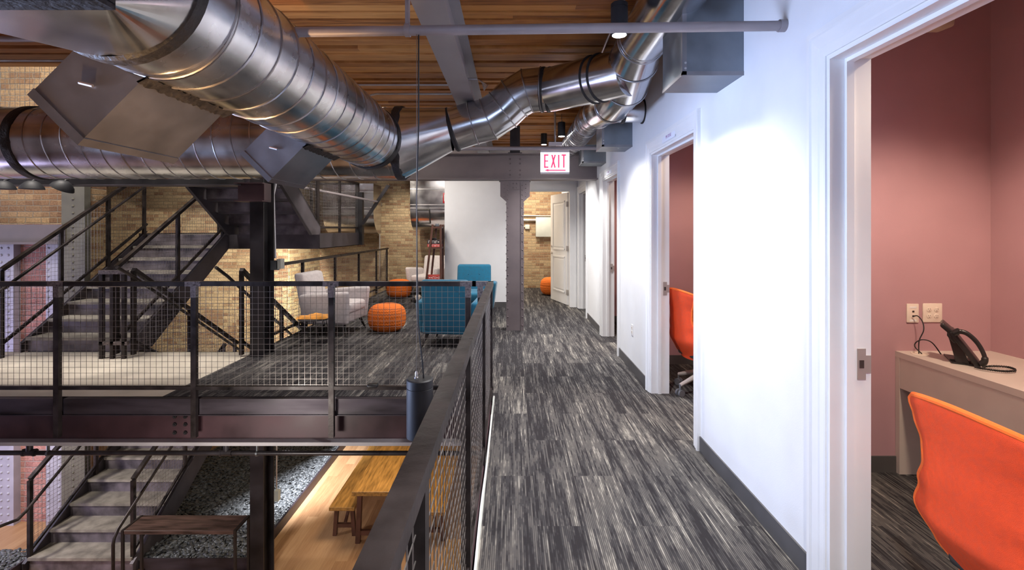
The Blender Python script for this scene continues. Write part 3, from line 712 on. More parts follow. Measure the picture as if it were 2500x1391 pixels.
# ------------------------------------------------------------------ ducts
def helix(mb, c, axis, r, y0, y1, pitch, n=36, rr=.005):
    pts = []; L = y1-y0; k = int(L/pitch*n)
    for i in range(k+1):
        an = 2*pi*i/n; q = y0+pitch*i/n
        if axis == 'y': pts.append((c[0]+r*cos(an), q, c[1]+r*sin(an)))
        else: pts.append((q, c[0]+r*cos(an), c[1]+r*sin(an)))
    mb.tube(pts, rr, 4)
def ringband(mb, c, axis, r, q0, q1, n=48, jag=0):
    prof = [(q0, r+.002), (q0+.01, r+.012), (q1-.01, r+.012), (q1, r+.002)]
    vs = []; rr = random.Random(int(q0*100))
    for i, (q, rad) in enumerate(prof):
        for j in range(n):
            an = 2*pi*j/n; qq = q+(rr.uniform(-jag, jag) if i in (0, 3) else 0)
            vs.append((c[0]+rad*cos(an), qq, c[1]+rad*sin(an)) if axis == 'y' else (qq, c[0]+rad*cos(an), c[1]+rad*sin(an)))
    mb.add(vs, [(i*n+j, i*n+(j+1) % n, (i+1)*n+(j+1) % n, (i+1)*n+j) for i in range(3) for j in range(n)])
DX, DZ, DR = -1.243, 2.304, .265
t = thing('spiral_duct', 'large silver spiral duct coming toward the viewer under the ceiling', 'duct', (DX, 2.9, DZ-DR))
m = MB(); m.tube([(DX, 1.53, DZ), (DX, 4.24, DZ)], DR, 72); m.build('duct_pipe', 'duct', t)
m = MB(); helix(m, (DX, DZ), 'y', DR+.001, 1.56, 4.1, .165); ringband(m, (DX, DZ), 'y', DR-.004, 1.72, 1.735); m.build('spiral_seam', 'seam', t)
m = MB(); n = 16; circ = []; sq = []; hw = .28; hh = .265
for j in range(64):
    an = 2*pi*j/64+pi/4; circ.append((DX+DR*cos(an), 1.53, DZ+DR*sin(an)))
    k = j % 16/16; side = j//16
    cs_ = [(1, 1), (-1, 1), (-1, -1), (1, -1)]; p0 = cs_[side]; p1 = cs_[(side+1) % 4]
    # all 16 points of a side gather at its corners so creases fan out from each corner
    f = 0 if k < .5 else 1
    sq.append((DX+hw*(p0[0] if f == 0 else p1[0]), 1.14, DZ+hh*(p0[1] if f == 0 else p1[1])))
sq = sq[8:]+sq[:8]; circ = circ[8:]+circ[:8]
m.add(circ+sq, [(j, (j+1) % 64, 64+(j+1) % 64, 64+j) for j in range(64)])
m.build('transition', 'duct_bright', t, ang=12)
m = MB(); m.box(DX-hw, DX+hw, -1.6, 1.14, DZ-hh, DZ+hh); m.build('rectangular_duct', 'galvanised', t, smooth=False)
m = MB(); ringband(m, (DX, DZ), 'y', DR, 1.50, 1.565, jag=.004); m.build('sealant_band', 'sealant', t)
m = MB(); ringband(m, (DX, DZ), 'y', DR, 4.16, 4.25, jag=.015); m.build('sealant_band', 'sealant', t); m = MB()
for xa, xb, za, zb in ((DX-hw-.012, DX+hw+.012, DZ-hh-.012, DZ-hh+.002), (DX-hw-.012, DX+hw+.012, DZ+hh-.002, DZ+hh+.012), (DX-hw-.012, DX-hw+.002, DZ-hh, DZ+hh), (DX+hw-.002, DX+hw+.012, DZ-hh, DZ+hh)):
    m.box(xa, xb, 1.11, 1.16, za, zb)
m.build('sealant_band', 'sealant', t)
# second big duct crossing behind
Y2, Z2, R2 = 4.54, 2.31, .33
t = thing('spiral_duct', 'large silver spiral duct crossing above the landing, left side', 'duct', (-4, Y2, Z2-R2))
m = MB(); m.tube([(-9.5, Y2, Z2), (-1.02, Y2, Z2)], R2, 72); m.build('duct_pipe', 'duct', t)
m = MB(); helix(m, (Y2, Z2), 'x', R2+.001, -4.35, -1.1, .165); helix(m, (Y2, Z2), 'x', R2+.001, -9.4, -4.6, .165); m.build('spiral_seam', 'seam', t)
m = MB(); ringband(m, (Y2, Z2), 'x', R2, -4.47, -4.38, jag=.01); m.build('sealant_band', 'sealant', t); m = MB(); ringband(m, (Y2, Z2), 'x', R2, -1.08, -1.0, jag=.012); m.build('sealant_band', 'sealant', t)
# reducer and gored branch
t = thing('branch_duct', 'smooth silver branch duct with segmented elbows toward the corridor wall', 'duct', (-.4, 4.4, 2.2))
n = 64; m = MB(); r3 = .2; x3 = (1105-1250)*Y2/FPX; z3 = Z2+R2-r3
circ = [(-1.02, Y2+R2*cos(2*pi*j/n), Z2+R2*sin(2*pi*j/n)) for j in range(n)]+[(x3, Y2+r3*cos(2*pi*j/n), z3+r3*sin(2*pi*j/n)) for j in range(n)]
m.add(circ, [(j, (j+1) % n, n+(j+1) % n, n+j) for j in range(n)]); m.build('reducer', 'duct_bright', t)
pts = [Vector((x3, Y2, z3))]+[P(*q) for q in ((1155, 301, 4.53), (1193, 292, 4.52), (1228, 268, 4.50), (1256, 240, 4.47), (1288, 222, 4.44), (1322, 219, 4.42), (1346, 219, 4.40), (1470, 190, 3.98), (1535, 176, 3.80))]
rs = [r3, .198, .196, .196, .196, .196, .196, .196, .19, .185]
m = MB(); m.tube(pts, rs, 64); m.build('elbow', 'duct_bright', t, ang=14)
def collar(mb, p, q, r, wd=.02, th=.008, n=48):
    p = Vector(p); d = (Vector(q)-p).normalized(); mb.tube([p-d*wd/2, p-d*wd/4, p+d*wd/4, p+d*wd/2], [r, r+th, r+th, r], n, cap=False)
m = MB()
for i in range(1, 7):
    d = (pts[i+1]-pts[i-1]).normalized(); collar(m, pts[i], pts[i]+d, rs[i]+.004, .012, .006)
m.build('gore_seam', 'seam', t)
for p_, q_, r_, w_, h_ in ((pts[0], pts[1], r3, .045, .010), (pts[6].lerp(pts[7], .2), pts[7], .197, .035, .005), (pts[6].lerp(pts[7], .85), pts[7], .197, .035, .005), (pts[7].lerp(pts[8], .86), pts[8], .191, .02, .010), (pts[7].lerp(pts[8], .99), pts[8], .191, .02, .010)):
    m = MB(); collar(m, p_, q_, r_, w_, h_); m.build('sealant_band', 'sealant', t)
# trunk along the wall
t = thing('trunk_duct', 'silver round trunk duct running along the top of the white wall', 'duct', (.93, 3, 2.7))
tp = [Vector(p) for p in ((.93, -2.0, 2.86), (.93, 3.46, 2.86), (.935, 3.72, 2.80), (.945, 4.02, 2.70), (.93, 4.5, 2.66), (.90, 5.05, 2.72), (.886, 5.35, 2.755), (.886, 9.38, 2.755))]
m = MB(); m.tube(tp, [.165, .170, .184, .180, .16, .155, .15, .15], 64); m.build('duct_pipe', 'duct_bright', t, ang=14)
m = MB(); helix(m, (.93, 2.86), 'y', .166, -1.9, 3.4, .30, rr=.004); helix(m, (.886, 2.755), 'y', .151, 5.4, 9.3, .11, n=30, rr=.0035)
for i in (1, 2, 3, 4, 5, 6): collar(m, tp[i], tp[i]+(tp[i+1]-tp[i-1]), (.165, .170, .184, .180, .16, .155, .15)[i]+.003, .014, .006)
collar(m, tp[1]-Vector((0, .05, 0)), tp[1], .167, .014, .006); m.build('spiral_seam', 'seam', t)
# short horizontal stub into the wall
c0 = P(1490, 272, 4.72); m = MB()
t = thing('wall_duct', 'short round silver duct stub entering the white wall', 'duct', (1.15, 4.72, c0.z-.11))
m.tube([(c0.x, 4.72, c0.z), (WX, 4.72, c0.z)], .108, 40); m.build('duct_pipe', 'duct_bright', t)
m = MB(); ringband(m, (4.72, c0.z), 'x', .107, 1.06, 1.10); m.build('sealant_band', 'sealant', t); m = MB(); ringband(m, (4.72, c0.z), 'x', .107, WX-.012, WX); m.build('sealant_band', 'sealant', t)
# plenum boxes on the wall
def plenum(y0, y1, zb, zt, xl, label):
    t = thing('plenum_box', label, 'duct box', (1.12, (y0+y1)/2, zb), 0, 'galvanised boxes along the corridor wall')
    m = MB(); m.box(xl, WX, y0, y1, zb, zt); m.build('body', 'galvanised', t, smooth=False)
    m = MB(); e = .003
    m.box(xl-e, WX, y0-e, y0, zb-e, zb+.02); m.box(xl-e, xl+.022, y0-e, y0, zb, zt); m.box(xl-e, xl, y0-e, y1+e, zb-e, zb+.015); m.box(xl-e, xl, y0, y0+.015, zb, zt)
    m.build('seam_flange', 'galvanised_dark', t, smooth=False)
    m = MB()
    for zz in (zb+.035, zb+.065): m.tube([(xl+.014, y0-.003, zz), (xl+.014, y0-.008, zz)], .006, 8)
    m.build('screw', 'conduit', t)
    return t
plenum(2.67, 3.02, 2.355, 2.79, .942, 'nearest galvanised box on the wall, largest, over the white wall')
plenum(5.14, 5.49, 2.385, 2.637, .958, 'galvanised box hanging on the wall above the second door')
plenum(6.58, 6.93, 2.41, 2.66, .955, 'smallest galvanised box on the wall, beside the exit sign beam')
# diffuser boxes hanging at 45 degrees from the big duct
def diffuser(ya, yb, label, w=.25):
    t = thing('diffuser_box', label, 'duct box', (DX-.42, (ya+yb)/2, DZ-.42), 0, 'diffuser boxes on the big spiral duct')
    u = Vector((-1, 0, -1)).normalized(); v = Vector((-1, 0, 1)).normalized(); c = Vector((DX, 0, DZ))
    p = [c+u*.22-v*w/2, c+u*.575-v*w/2, c+u*.575+v*w/2, c+u*.22+v*w/2]
    m = MB(); m.pry([(q.x, q.z) for q in p], ya, yb); m.build('body', 'galvanised_dark', t, smooth=False)
    q = [c+u*.545-v*(w/2+.003), c+u*.578-v*(w/2+.003), c+u*.578+v*(w/2+.003), c+u*.545+v*(w/2+.003)]
    m = MB(); m.pry([(s.x, s.z) for s in q], ya-.003, yb+.003); m.build('seam_flange', 'galvanised_dark', t, smooth=False)
    pc = c+u*.40; m = MB(); d = Vector((1, 0, -.25)).normalized()
    m.tube([Vector((pc.x, ya-.008, pc.z))-d*.025, Vector((pc.x, ya-.008, pc.z))+d*.025], .006, 6)
    m.build('latch', 'conduit', t)
    m = MB(); r = random.Random(4); vs = []; nseg = 40
    for k in range(nseg+1):
        f = ya-.02+(yb-ya+.04)*k/nseg; s = c+u*.238-v*(w/2+.004); sd = Vector((u.x*.4-v.x, 0, u.z*.4-v.z)).normalized()
        e0 = s+u*(.02+r.uniform(0, .012)); e1 = s-u*(.012+r.uniform(0, .012))-v*.012
        vs += [(e0.x, f, e0.z), (e1.x, f, e1.z), (e1.x-v.x*.008, f, e1.z-v.z*.008), (e0.x-v.x*.008, f, e0.z-v.z*.008)]
    m.add(vs, [(k*4+j, k*4+(j+1) % 4, k*4+4+(j+1) % 4, k*4+4+j) for k in range(nseg) for j in range(4)]); m.build('sealant_bead', 'sealant', t)
diffuser(1.74, 2.23, 'near dark metal diffuser box hanging from the big spiral duct')
diffuser(3.10, 3.62, 'farther metal diffuser box hanging from the big spiral duct')
# ducts on the far brick wall
def ovalduct(xa, xb, Y, zt, zf, zb, label, access=None):
    t = thing('oval_duct', label, 'duct', ((xa+xb)/2, Y, zb)); r = (zf-zb)
    poly = [(Y-.42, zt), (Y-.42, zf)]+[(Y-.42+r*(1-cos(a)), zf-r*sin(a)) for a in [pi/2*i/10 for i in range(1, 11)]]+[(Y+.25, zb), (Y+.25, zt)]
    m = MB(); m.prx(poly, xa, xb); m.build('duct_pipe', 'duct_bright', t, ang=20)
    m = MB()
    for z in (zf, zf+.08, zf+.45): m.box(xa, xb, Y-.428, Y-.418, z-.006, z+.006)
    m.build('seam', 'conduit', t, smooth=False)
    if access:
        a, b, c, d = access; m = MB()
        def sp_(x, z):
            q = min(1, max(0, (zf-z)/r)); return Vector((x, Y-.42+r*(1-sqrt(1-q*q))-.006, z))
        zs = [c+(d-c)*k/6 for k in range(7)]
        for xx in (a, b): m.tube([sp_(xx, z) for z in zs], .016, 6)
        for zz in (c, d): m.tube([sp_(a, zz), sp_(b, zz)], .016, 6)
        m.build('access_frame', 'sealant', t, smooth=False)
ovalduct(-2.42, -1.34, 11.9, 2.9, 2.02, 1.49, 'wide silver oval duct on back brick beside the white partition', (-2.26, -1.96, 1.66, 1.98))
t = ovalduct(-4.5, -3.29, 11.9, 2.6, 1.95, 1.40, 'silver oval duct end behind the upper landing railing')

# ------------------------------------------------------------------ pipes
t = thing('sprinkler_pipe', 'thick grey pipe crossing high in front, ending at the white wall', 'pipe', (.15, 2.265, 2.43))
m = MB(); m.tube([P(712, 78.5, 2.27), P(1917, 63, 2.265)], .023, 20); m.build('pipe_run', 'pipe_grey', t)
m = MB(); e = P(1917, 63, 2.265); m.tube([e-Vector((.03, 0, 0)), e+Vector((.004, 0, 0))], .028, 20)
m.build('end_cap', 'pipe_grey', t); m = MB(); c = P(995, 74, 2.268); m.tube([c-Vector((.012, 0, 0)), c+Vector((.012, 0, 0))], .030, 16); m.box(c.x-.008, c.x+.008, 2.25, 2.285, c.z, ZC); m.build('hanger', 'pipe_grey', t)
t = thing('sprinkler_pipe', 'grey pipe crossing behind the exit sign, below the wooden ceiling', 'pipe', (.1, 6.05, 2.5))
m = MB(); m.tube([P(1000, 363, 6.05), (WX, 6.05, P(1456, 361, 6.05).z)], .024, 16); m.build('pipe_run', 'pipe_grey', t)
m = MB(); m.tube([P(0, 95, 3.6), P(500, 95, 3.6)], .022, 12); tag(m.build('sprinkler_pipe', 'pipe_grey'), 'pale thick pipe under the ceiling at the left corner', 'pipe')
m = MB(); m.tube([P(-100, 148, 4.3), P(560, 148, 4.3)], .012, 8); tag(m.build('conduit', 'conduit'), 'thin conduit under the ceiling at the left corner', 'conduit')
m = MB(); m.tube([P(790, 207, 4.75), P(1117, 207, 4.75)], .010, 8); tag(m.build('conduit', 'conduit'), 'straight thin conduit on the ceiling ending at the light grey beam', 'conduit')
m = MB(); m.tube([P(870, 250, 5.0), P(905, 232, 5.0), P(920, 229, 5.0), P(1100, 229, 5.0), P(1120, 224, 5.0)], .011, 8); tag(m.build('conduit', 'conduit'), 'bent thin conduit below the straight one on the ceiling', 'conduit')
m = MB(); m.tube([P(1530, 0, 3.2)+Vector((-.02, 0, 0)), P(1465, 140, 4.4)], .010, 8); tag(m.build('conduit', 'conduit'), 'slanting conduit beside the trunk duct above the lit pendant', 'conduit')
m = MB(); m.tube([P(1135, 193, 4.2), P(1165, 193, 4.2)], .012, 8)
for k in range(6): m.tube([P(1162, 192, 4.2), P(1172+k*3, 196+k*2, 4.22), P(1178+k, 204+k*3, 4.25), P(1182+k*2, 222-k*3, 4.3)], .003, 5)
tag(m.build('cable_bundle', 'conduit'), 'bundle of loose grey cables tied beside the light grey beam', 'cable')
t = thing('sprinkler_pipe', 'black pipe with two tee fittings hanging below the edge beam', 'pipe', (-3, 4.45, -.58))
m = MB(); m.tube([P(-200, 1105, 4.45), P(1240, 1106, 4.45)], .021, 16); m.build('pipe_run', 'pipe_black', t)
for px in (72, 553):
    c = P(px, 1104, 4.45); m = MB(); m.tube([c-Vector((.05, 0, 0)), c+Vector((.05, 0, 0))], .030, 12); m.tube([c, c+Vector((0, 0, .07))], .026, 12); m.tube([c+Vector((-.055, 0, 0)), c+Vector((-.04, 0, 0))], .034, 12); m.tube([c+Vector((.04, 0, 0)), c+Vector((.055, 0, 0))], .034, 12)
    f = m.build('tee_fitting', 'pipe_black', t); m = MB(); m.tube([c+Vector((0, 0, .07)), c+Vector((0, 0, .115))], .010, 8); m.build('sprinkler_head', 'box_red', f)
for px in (118, 628):
    c = P(px, 1106, 4.45); m = MB(); m.tube([c-Vector((.008, 0, 0)), c+Vector((.008, 0, 0))], .027, 12); m.box(c.x-.006, c.x+.006, 4.44, 4.46, c.z, -.416); m.build('hanger', 'galvanised', t)
m = MB(); m.tube([P(927, 500, 12.44), P(927, 700, 12.44)], .018, 8); m.box(-3.45, -3.35, 12.40, 12.5, 2.12, 2.2)
tag(m.build('conduit', 'conduit'), 'vertical conduit on the back brick wall beside the brace', 'conduit')
t = thing('conduit_box', 'small outlet box on a conduit hanging over the pebbles', 'junction box', P(682, 1205, 5.9))
m = MB(); m.tube([P(675, 1085, 5.95), P(675, 1195, 5.95)], .010, 8); m.build('conduit', 'conduit', t)
a = P(671, 1197, 5.9); b = P(681, 1222, 5.9); m = MB(); m.box(a.x, b.x, 5.88, 5.94, b.z, a.z); m.build('body', 'panel_grey', t, smooth=False)

# ------------------------------------------------------------------ pendants
def pendant(label, x, y, zb, r=.05, h=.19, top=ZC, lit=True, cordpts=None):
    t = thing('pendant_lamp', label, 'pendant lamp', (x, y, zb), 0, None)
    m = MB(); prof = [(r-.004, 0), (r, .004), (r, h*.84), (r-.002, h*.845), (r-.002, h*.85), (r, h*.855), (r, h-.005), (r-.006, h)]
    m.lathe(prof, (x, y, zb), 40); m.build('housing', 'black_paint', t, ang=30)
    m = MB(); m.disc((x, y, zb-.001), r*.82, (0, 0, 1), .003, 32)
    m.build('lens', 'lamp_glow' if lit else 'print_white', t)
    m = MB(); m.tube(cordpts or [(x, y, zb+h), (x, y, top)], .0035, 8); m.build('cord', 'black_plastic', t)
    m = MB(); m.lathe([(.010, 0), (.010, .008), (.006, .012), (.006, .03), (.003, .036)], (x-(.014 if not lit else 0), y-.01, zb+h), 12); m.build('cable_grip', 'conduit', t)
    if lit:
        sl = light('pendant_light', 'SPOT', (x, y, zb-.02), 150, (1, .98, .97), (x, y, 0), spot=118, blend=.9, radius=.06)
    return t
q1 = P(1512, 86, 2.88); q2 = P(1371, 333, 6.5)
pendant('lit black cylinder pendant in front, beside the trunk duct', q1.x, q1.y, q1.z)
pendant('small lit black cylinder pendant near the exit sign', q2.x, q2.y, q2.z)
q3 = P(1328, 353, 7.9); pendant('small black cylinder pendant just above the exit sign', q3.x, q3.y, q3.z, lit=True)
q4 = P(1025, 1066, 2.265)
cz = q4.z+.275
pendant('large black cylinder pendant hanging low over the opening by the railing', q4.x, q4.y, q4.z, r=.0615, h=.275, lit=False,
        cordpts=[Vector((q4.x+.018, q4.y, cz-.002)), P(1032, 890, 2.265), P(1020, 780, 2.265), P(1018, 640, 2.265), P(1017, 480, 2.265), P(1022, 300, 2.265), P(1022, 80, 2.265)])
m = MB(); m.tube([Vector((q4.x-.014, q4.y-.01, cz+.03)), P(1017, 80, 2.26)], .0012, 5)
tag(m.build('steel_cable', 'wire'), 'thin steel cable carrying the large low pendant', 'cable')
q5 = Vector((.65, 4.75, 2.76)); pendant('lit black cylinder pendant hidden behind the branch duct', q5.x, q5.y, q5.z)
pendant('unseen lit black pendant above the camera, added to light the corridor wall', .65, .6, 2.70)  # out of view, lamp and housing added for the near wall light
# dome lamps on the stair beam
for px, rot in ((8, 0), (78, 0), (156, .5)):
    c = P(px, 452, 5.42); lb = {8: 'black dome lamp cut by the picture edge under the duct', 78: 'middle black dome lamp hanging under the stair beam', 156: 'tilted black dome lamp next to the olive column'}[px]
    t = thing('dome_lamp', lb, 'lamp', (c.x, c.y, c.z-.05), 0, 'black dome lamps under the stair beam')
    m = MB(); m.lathe([(.108, -.045), (.112, -.043), (.10, -.01), (.06, .035), (.03, .05)], (0, 0, 0), 28); m.xf(Matrix.Translation(c) @ Matrix.Rotation(rot, 4, 'Y')); m.build('shade', 'black_paint', t)
    m = MB(); m.tube([c+Vector((0, 0, .04)), c+Vector((0, .12, .12))], .012, 8); m.build('arm', 'black_paint', t)

# ------------------------------------------------------------------ exit sign
t = thing('exit_sign', 'lit exit sign with red letters and arrow over the corridor', 'sign', P(1355, 423, 6.2))
a = P(1320, 372, 6.2); b = P(1390, 420, 6.2); ty = 6.2
m = MB(); m.box(a.x, b.x, ty, ty+.04, b.z, a.z); m.build('face', 'exit_face', t, smooth=False)
m = MB(); m.box(a.x-.002, b.x+.002, ty-.005, ty+.06, a.z, P(0, 363, ty).z); m.build('hood', 'exit_case', t, smooth=False); m = MB(); m.box(a.x, b.x, ty-.002, ty+.045, P(0, 424, ty).z, b.z); m.build('bottom_trim', 'exit_case', t, smooth=False)
def st(m, pts, wd=.020):
    for (x0_, y0_), (x1_, y1_) in zip(pts[:-1], pts[1:]):
        p = P(x0_, y0_, ty-.003); q = P(x1_, y1_, ty-.003); m.bar(p, q, .006, wd, up=(1, 0, 0) if abs(q.x-p.x) < .5*abs(q.z-p.z) else (0, 0, 1))
m = MB(); tp_, bt_ = 377.5, 409
st(m, [(1330, tp_-1), (1330, bt_+1)]); st(m, [(1328, tp_+1), (1339, tp_+1)]); st(m, [(1330, 393), (1338.5, 393)], .017); st(m, [(1328, bt_-1), (1339, bt_-1)])
m.build('letter', 'exit_red', t, smooth=False)
m = MB(); st(m, [(1347.5, tp_), (1355, bt_+.5)]); st(m, [(1355.5, tp_), (1346, bt_+.5)]); m.build('letter', 'exit_red', t, smooth=False)
m = MB(); st(m, [(1364, tp_), (1364, bt_+.5)]); m.build('letter', 'exit_red', t, smooth=False)
m = MB(); st(m, [(1376.5, tp_), (1376.5, bt_+.5)]); st(m, [(1371, tp_+1), (1382, tp_+1)]); m.build('letter', 'exit_red', t, smooth=False)
m = MB(); st(m, [(1336, 415.5), (1381, 415.5)], .016)
A_, B_, C_ = P(1329, 415.5, ty), P(1339, 412, ty), P(1339, 419, ty)
m.pry([(A_.x, A_.z), (C_.x, C_.z), (B_.x, B_.z)], ty-.006, ty); m.build('arrow', 'exit_red', t, smooth=False)
m = MB(); a = P(1340, 347, ty+.02); b = P(1373, 355, ty+.02); m.box(a.x, b.x, ty, ty+.10, b.z, a.z); c = P(1355, 347, ty+.05); m.box(c.x-.012, c.x+.012, ty+.03, ty+.05, P(0, 366, ty).z, b.z); m.build('canopy', 'exit_case', t, smooth=False)
m = MB(); m.tube([(c.x, ty+.05, a.z), (c.x, ty+.05, ZC)], .012, 8); m.build('stem', 'conduit', t)

# wall fittings
def plate(name, label, cat, x, y, z, kind='outlet'):
    t = thing(name, label, cat, (x, y, z)); m = MB(); m.rbox(x-.005, x, y-.035, y+.035, z-.057, z+.057, .002, 1); m.build('plate', 'white_trim', t, smooth=False)
    m = MB()
    if kind == 'outlet':
        for zz in (-.022, .022):
            m.box(x-.007, x-.004, y-.017, y+.017, z+zz-.014, z+zz+.014)
        o = m.build('socket', 'plate_ivory', t, smooth=False); m = MB()
        for zz in (-.022, .022):
            for yy in (-.007, .007): m.box(x-.0075, x-.006, y+yy-.0015, y+yy+.0015, z+zz-.002, z+zz+.008)
        m.build('slot', 'dark_slot', o, smooth=False)
    else: m.box(x-.012, x-.005, y-.006, y+.006, z-.012, z+.012); m.build('toggle', 'white_trim', t, smooth=False)
plate('wall_outlet', 'white outlet low on the corridor wall between two doors', 'outlet', WX, 5.14, .437)
plate('light_switch', 'white light switch beside the far door frame', 'switch', WX, 8.05, 1.5, 'switch')
for (px, py, yy, lb, nl) in ((1638, 327, 3.9, 'paper name tag on the frame above the second door', 11), (1490, 410, 6.3, 'tiny paper name tag on the frame above the third door', 4)):
    z = 1.5+(561-py)*(yy)/FPX; z = HD+.055; t = thing('name_tag', lb, 'label', (WX-.02, yy, z))
    m = MB(); m.box(WX-.0195, WX-.018, yy-.16, yy+.16, z-.035, z+.035); m.build('paper', 'paper', t, smooth=False)
    m = MB(); r = random.Random(nl); q = yy+.06
    for k in range(nl):
        if nl == 11 and k == 3: q -= .012; continue
        m.box(WX-.0202, WX-.0194, q-.003, q, z-.012, z+.012); m.box(WX-.0202, WX-.0194, q-.009, q, z+r.choice((-.012, 0, .009)), z+r.choice((-.008, .004, .012))); q -= .012
    m.build('lettering', 'ink', t, smooth=False)
# electrical boxes on the brick past the far doorway
a = P(1308, 530, 12.4); b = P(1372, 578, 12.4); m = MB(); m.rbox(a.x, b.x, 12.36, 12.5, b.z, a.z, .01, 2)
tag(m.build('electrical_panel', 'panel_grey'), 'flat grey electrical panel on the brick past the far door', 'panel')
a = P(1282, 548, 12.45); b = P(1293, 559, 12.45); m = MB(); m.rbox(a.x, b.x, 12.43, 12.5, b.z, a.z, .01, 2); m.tube([P(1262, 553, 12.46), P(1283, 553, 12.46)], .012, 8)
tag(m.build('junction_box', 'panel_grey'), 'small white junction box beside the grey electrical panel', 'junction box')
m = MB(); m.tube([P(1262, 536, 12.44), P(1275, 537, 12.44), P(1295, 537, 12.44), P(1309, 537, 12.44)], .03, 10); tag(m.build('conduit', 'conduit'), 'thick white conduit entering the electrical panel', 'conduit')
m = MB(); m.tube([P(1262, 526, 12.46), P(1372, 527, 12.46)], .014, 8); tag(m.build('conduit', 'conduit'), 'thin conduit along the brick above the electrical panel', 'conduit')
m = MB(); m.rbox(-1.40, -1.31, 9.78, 9.86, 2.04, 2.25, .008, 2)
t = tag(m.build('alarm_sign', 'red_sign'), 'red alarm sign peeking from behind the white partition', 'sign')
m = MB(); m.box(-1.375, -1.33, 9.774, 9.78, 2.08, 2.21); m.build('sign_face', 'print_white', t, smooth=False)

# ------------------------------------------------------------------ armchairs
def armchair(label, mt, loc, rz, group, buttons=2):
    t = thing('armchair', label, 'armchair', loc, rz, group)
    # local: front is -Y
    def arm(s):
        def fn(v):
            k = (v.z-.17)/.47; x = v.x+s*(.035*k-.02*(1-k)); z = v.z-(.07*(v.y+.38)/.76 if v.z > .45 else 0)*-1*0
            zz = v.z - (.06*max(0, (v.y+.30))/.68 if v.z > .4 else 0)
            return (x, v.y+(-.03*k if v.y < 0 else .03*k), zz)
        m = MB(); x0_, x1_ = (s*.27, s*.39); m.rbox(min(x0_, x1_), max(x0_, x1_), -.36, .30, .17, .64, .045, 4, fn); m.build('arm', mt, t, local=True)
    arm(-1); arm(1)
    m = MB(); m.rbox(-.32, .32, -.34, .34, .18, .33, .03, 3); m.build('seat_frame', mt, t, local=True)
    m = MB(); m.rbox(-.275, .275, -.37, .24, .31, .45, .045, 4, lambda v: (v.x, v.y, v.z+.015*cos(v.x*4) if v.z > .4 else v.z)); m.build('seat_cushion', mt, t, local=True)
    def bk(v):
        k = (v.z-.2)/.68; return (v.x*(1-.03*k), v.y+.13*k, v.z)
    m = MB(); m.rbox(-.31, .31, .20, .34, .2, .88, .045, 4, bk); b = m.build('backrest', mt, t, local=True)
    m = MB()
    for x in (-.10, .10): m.dome((x, .20+.13*.75, .71), .012, (0, -1, .1), 10, 3, .5)
    m.build('button', mt, b, local=True)
    for sx in (-1, 1):
        for sy in (-1, 1):
            m = MB(); m.tube([(sx*.26, sy*.27, .19), (sx*.33, sy*.34, 0)], [.024, .011], 12); m.build('leg', 'black_leg', t, local=True)
    return t
armchair('blue armchair seen from behind, right by the front railing', 'blue_fabric', (-.78, 6.42, 0), R(172), 'armchairs in the lounge')
armchair('blue armchair with two back buttons facing out, by the white partition', 'blue_fabric', (-.68, 8.35, 0), R(0), 'armchairs in the lounge')
armchair('pale grey armchair seen from the side, next to orange cloth table', 'pale_fabric', (-2.62, 7.13, 0), R(84), 'armchairs in the lounge')
armchair('pale armchair at the brick wall, behind the ladder shelf', 'pale_fabric', (-1.95, 11.35, 0), R(-18), 'armchairs in the lounge')

# poufs
def pouf(label, loc, r=.275, h=.40):
    t = thing('knitted_pouf', label, 'pouf', loc, 0, 'orange knitted poufs'); nu, nv = 220, 96; vs = []
    for i in range(nv+1):
        v = i/nv; a = -pi/2+pi*v
        ca = abs(cos(a))**.55; sa = (abs(sin(a))**.8)*(1 if sin(a) > 0 else -1)
        for j in range(nu):
            u = 2*pi*j/nu
            tri = abs(((u/(2*pi)*44) % 1)-.5)*2
            ph = v*15+tri*.55
            d = .0085*abs(sin(pi*ph))*min(1, ca*1.6)+.002*tri
            rr = (r-.008+d)*ca
            vs.append((rr*cos(u), rr*sin(u), h/2+h/2*sa+d*.4*sin(a)))
    m = MB(); m.add(vs, [(i*nu+j, i*nu+(j+1) % nu, (i+1)*nu+(j+1) % nu, (i+1)*nu+j) for i in range(nv) for j in range(nu)])
    lo = min(q[2] for q in m.v); m.v = [(a, b, c-lo) for a, b, c in m.v]
    m.build('knit_cover', 'knit', t, local=True, ang=80); return t
p0 = pouf('nearest orange knitted pouf in the middle of the lounge carpet', (-1.86, 7.2, 0))
for loc, lb in (((-2.51, 10.75, 0), 'orange knitted pouf at the end of the stairwell railing'), ((.93, 11.2, 0), 'orange knitted pouf behind the open white door')):
    c = copy_tree(p0); c.location = loc; c['label'] = lb

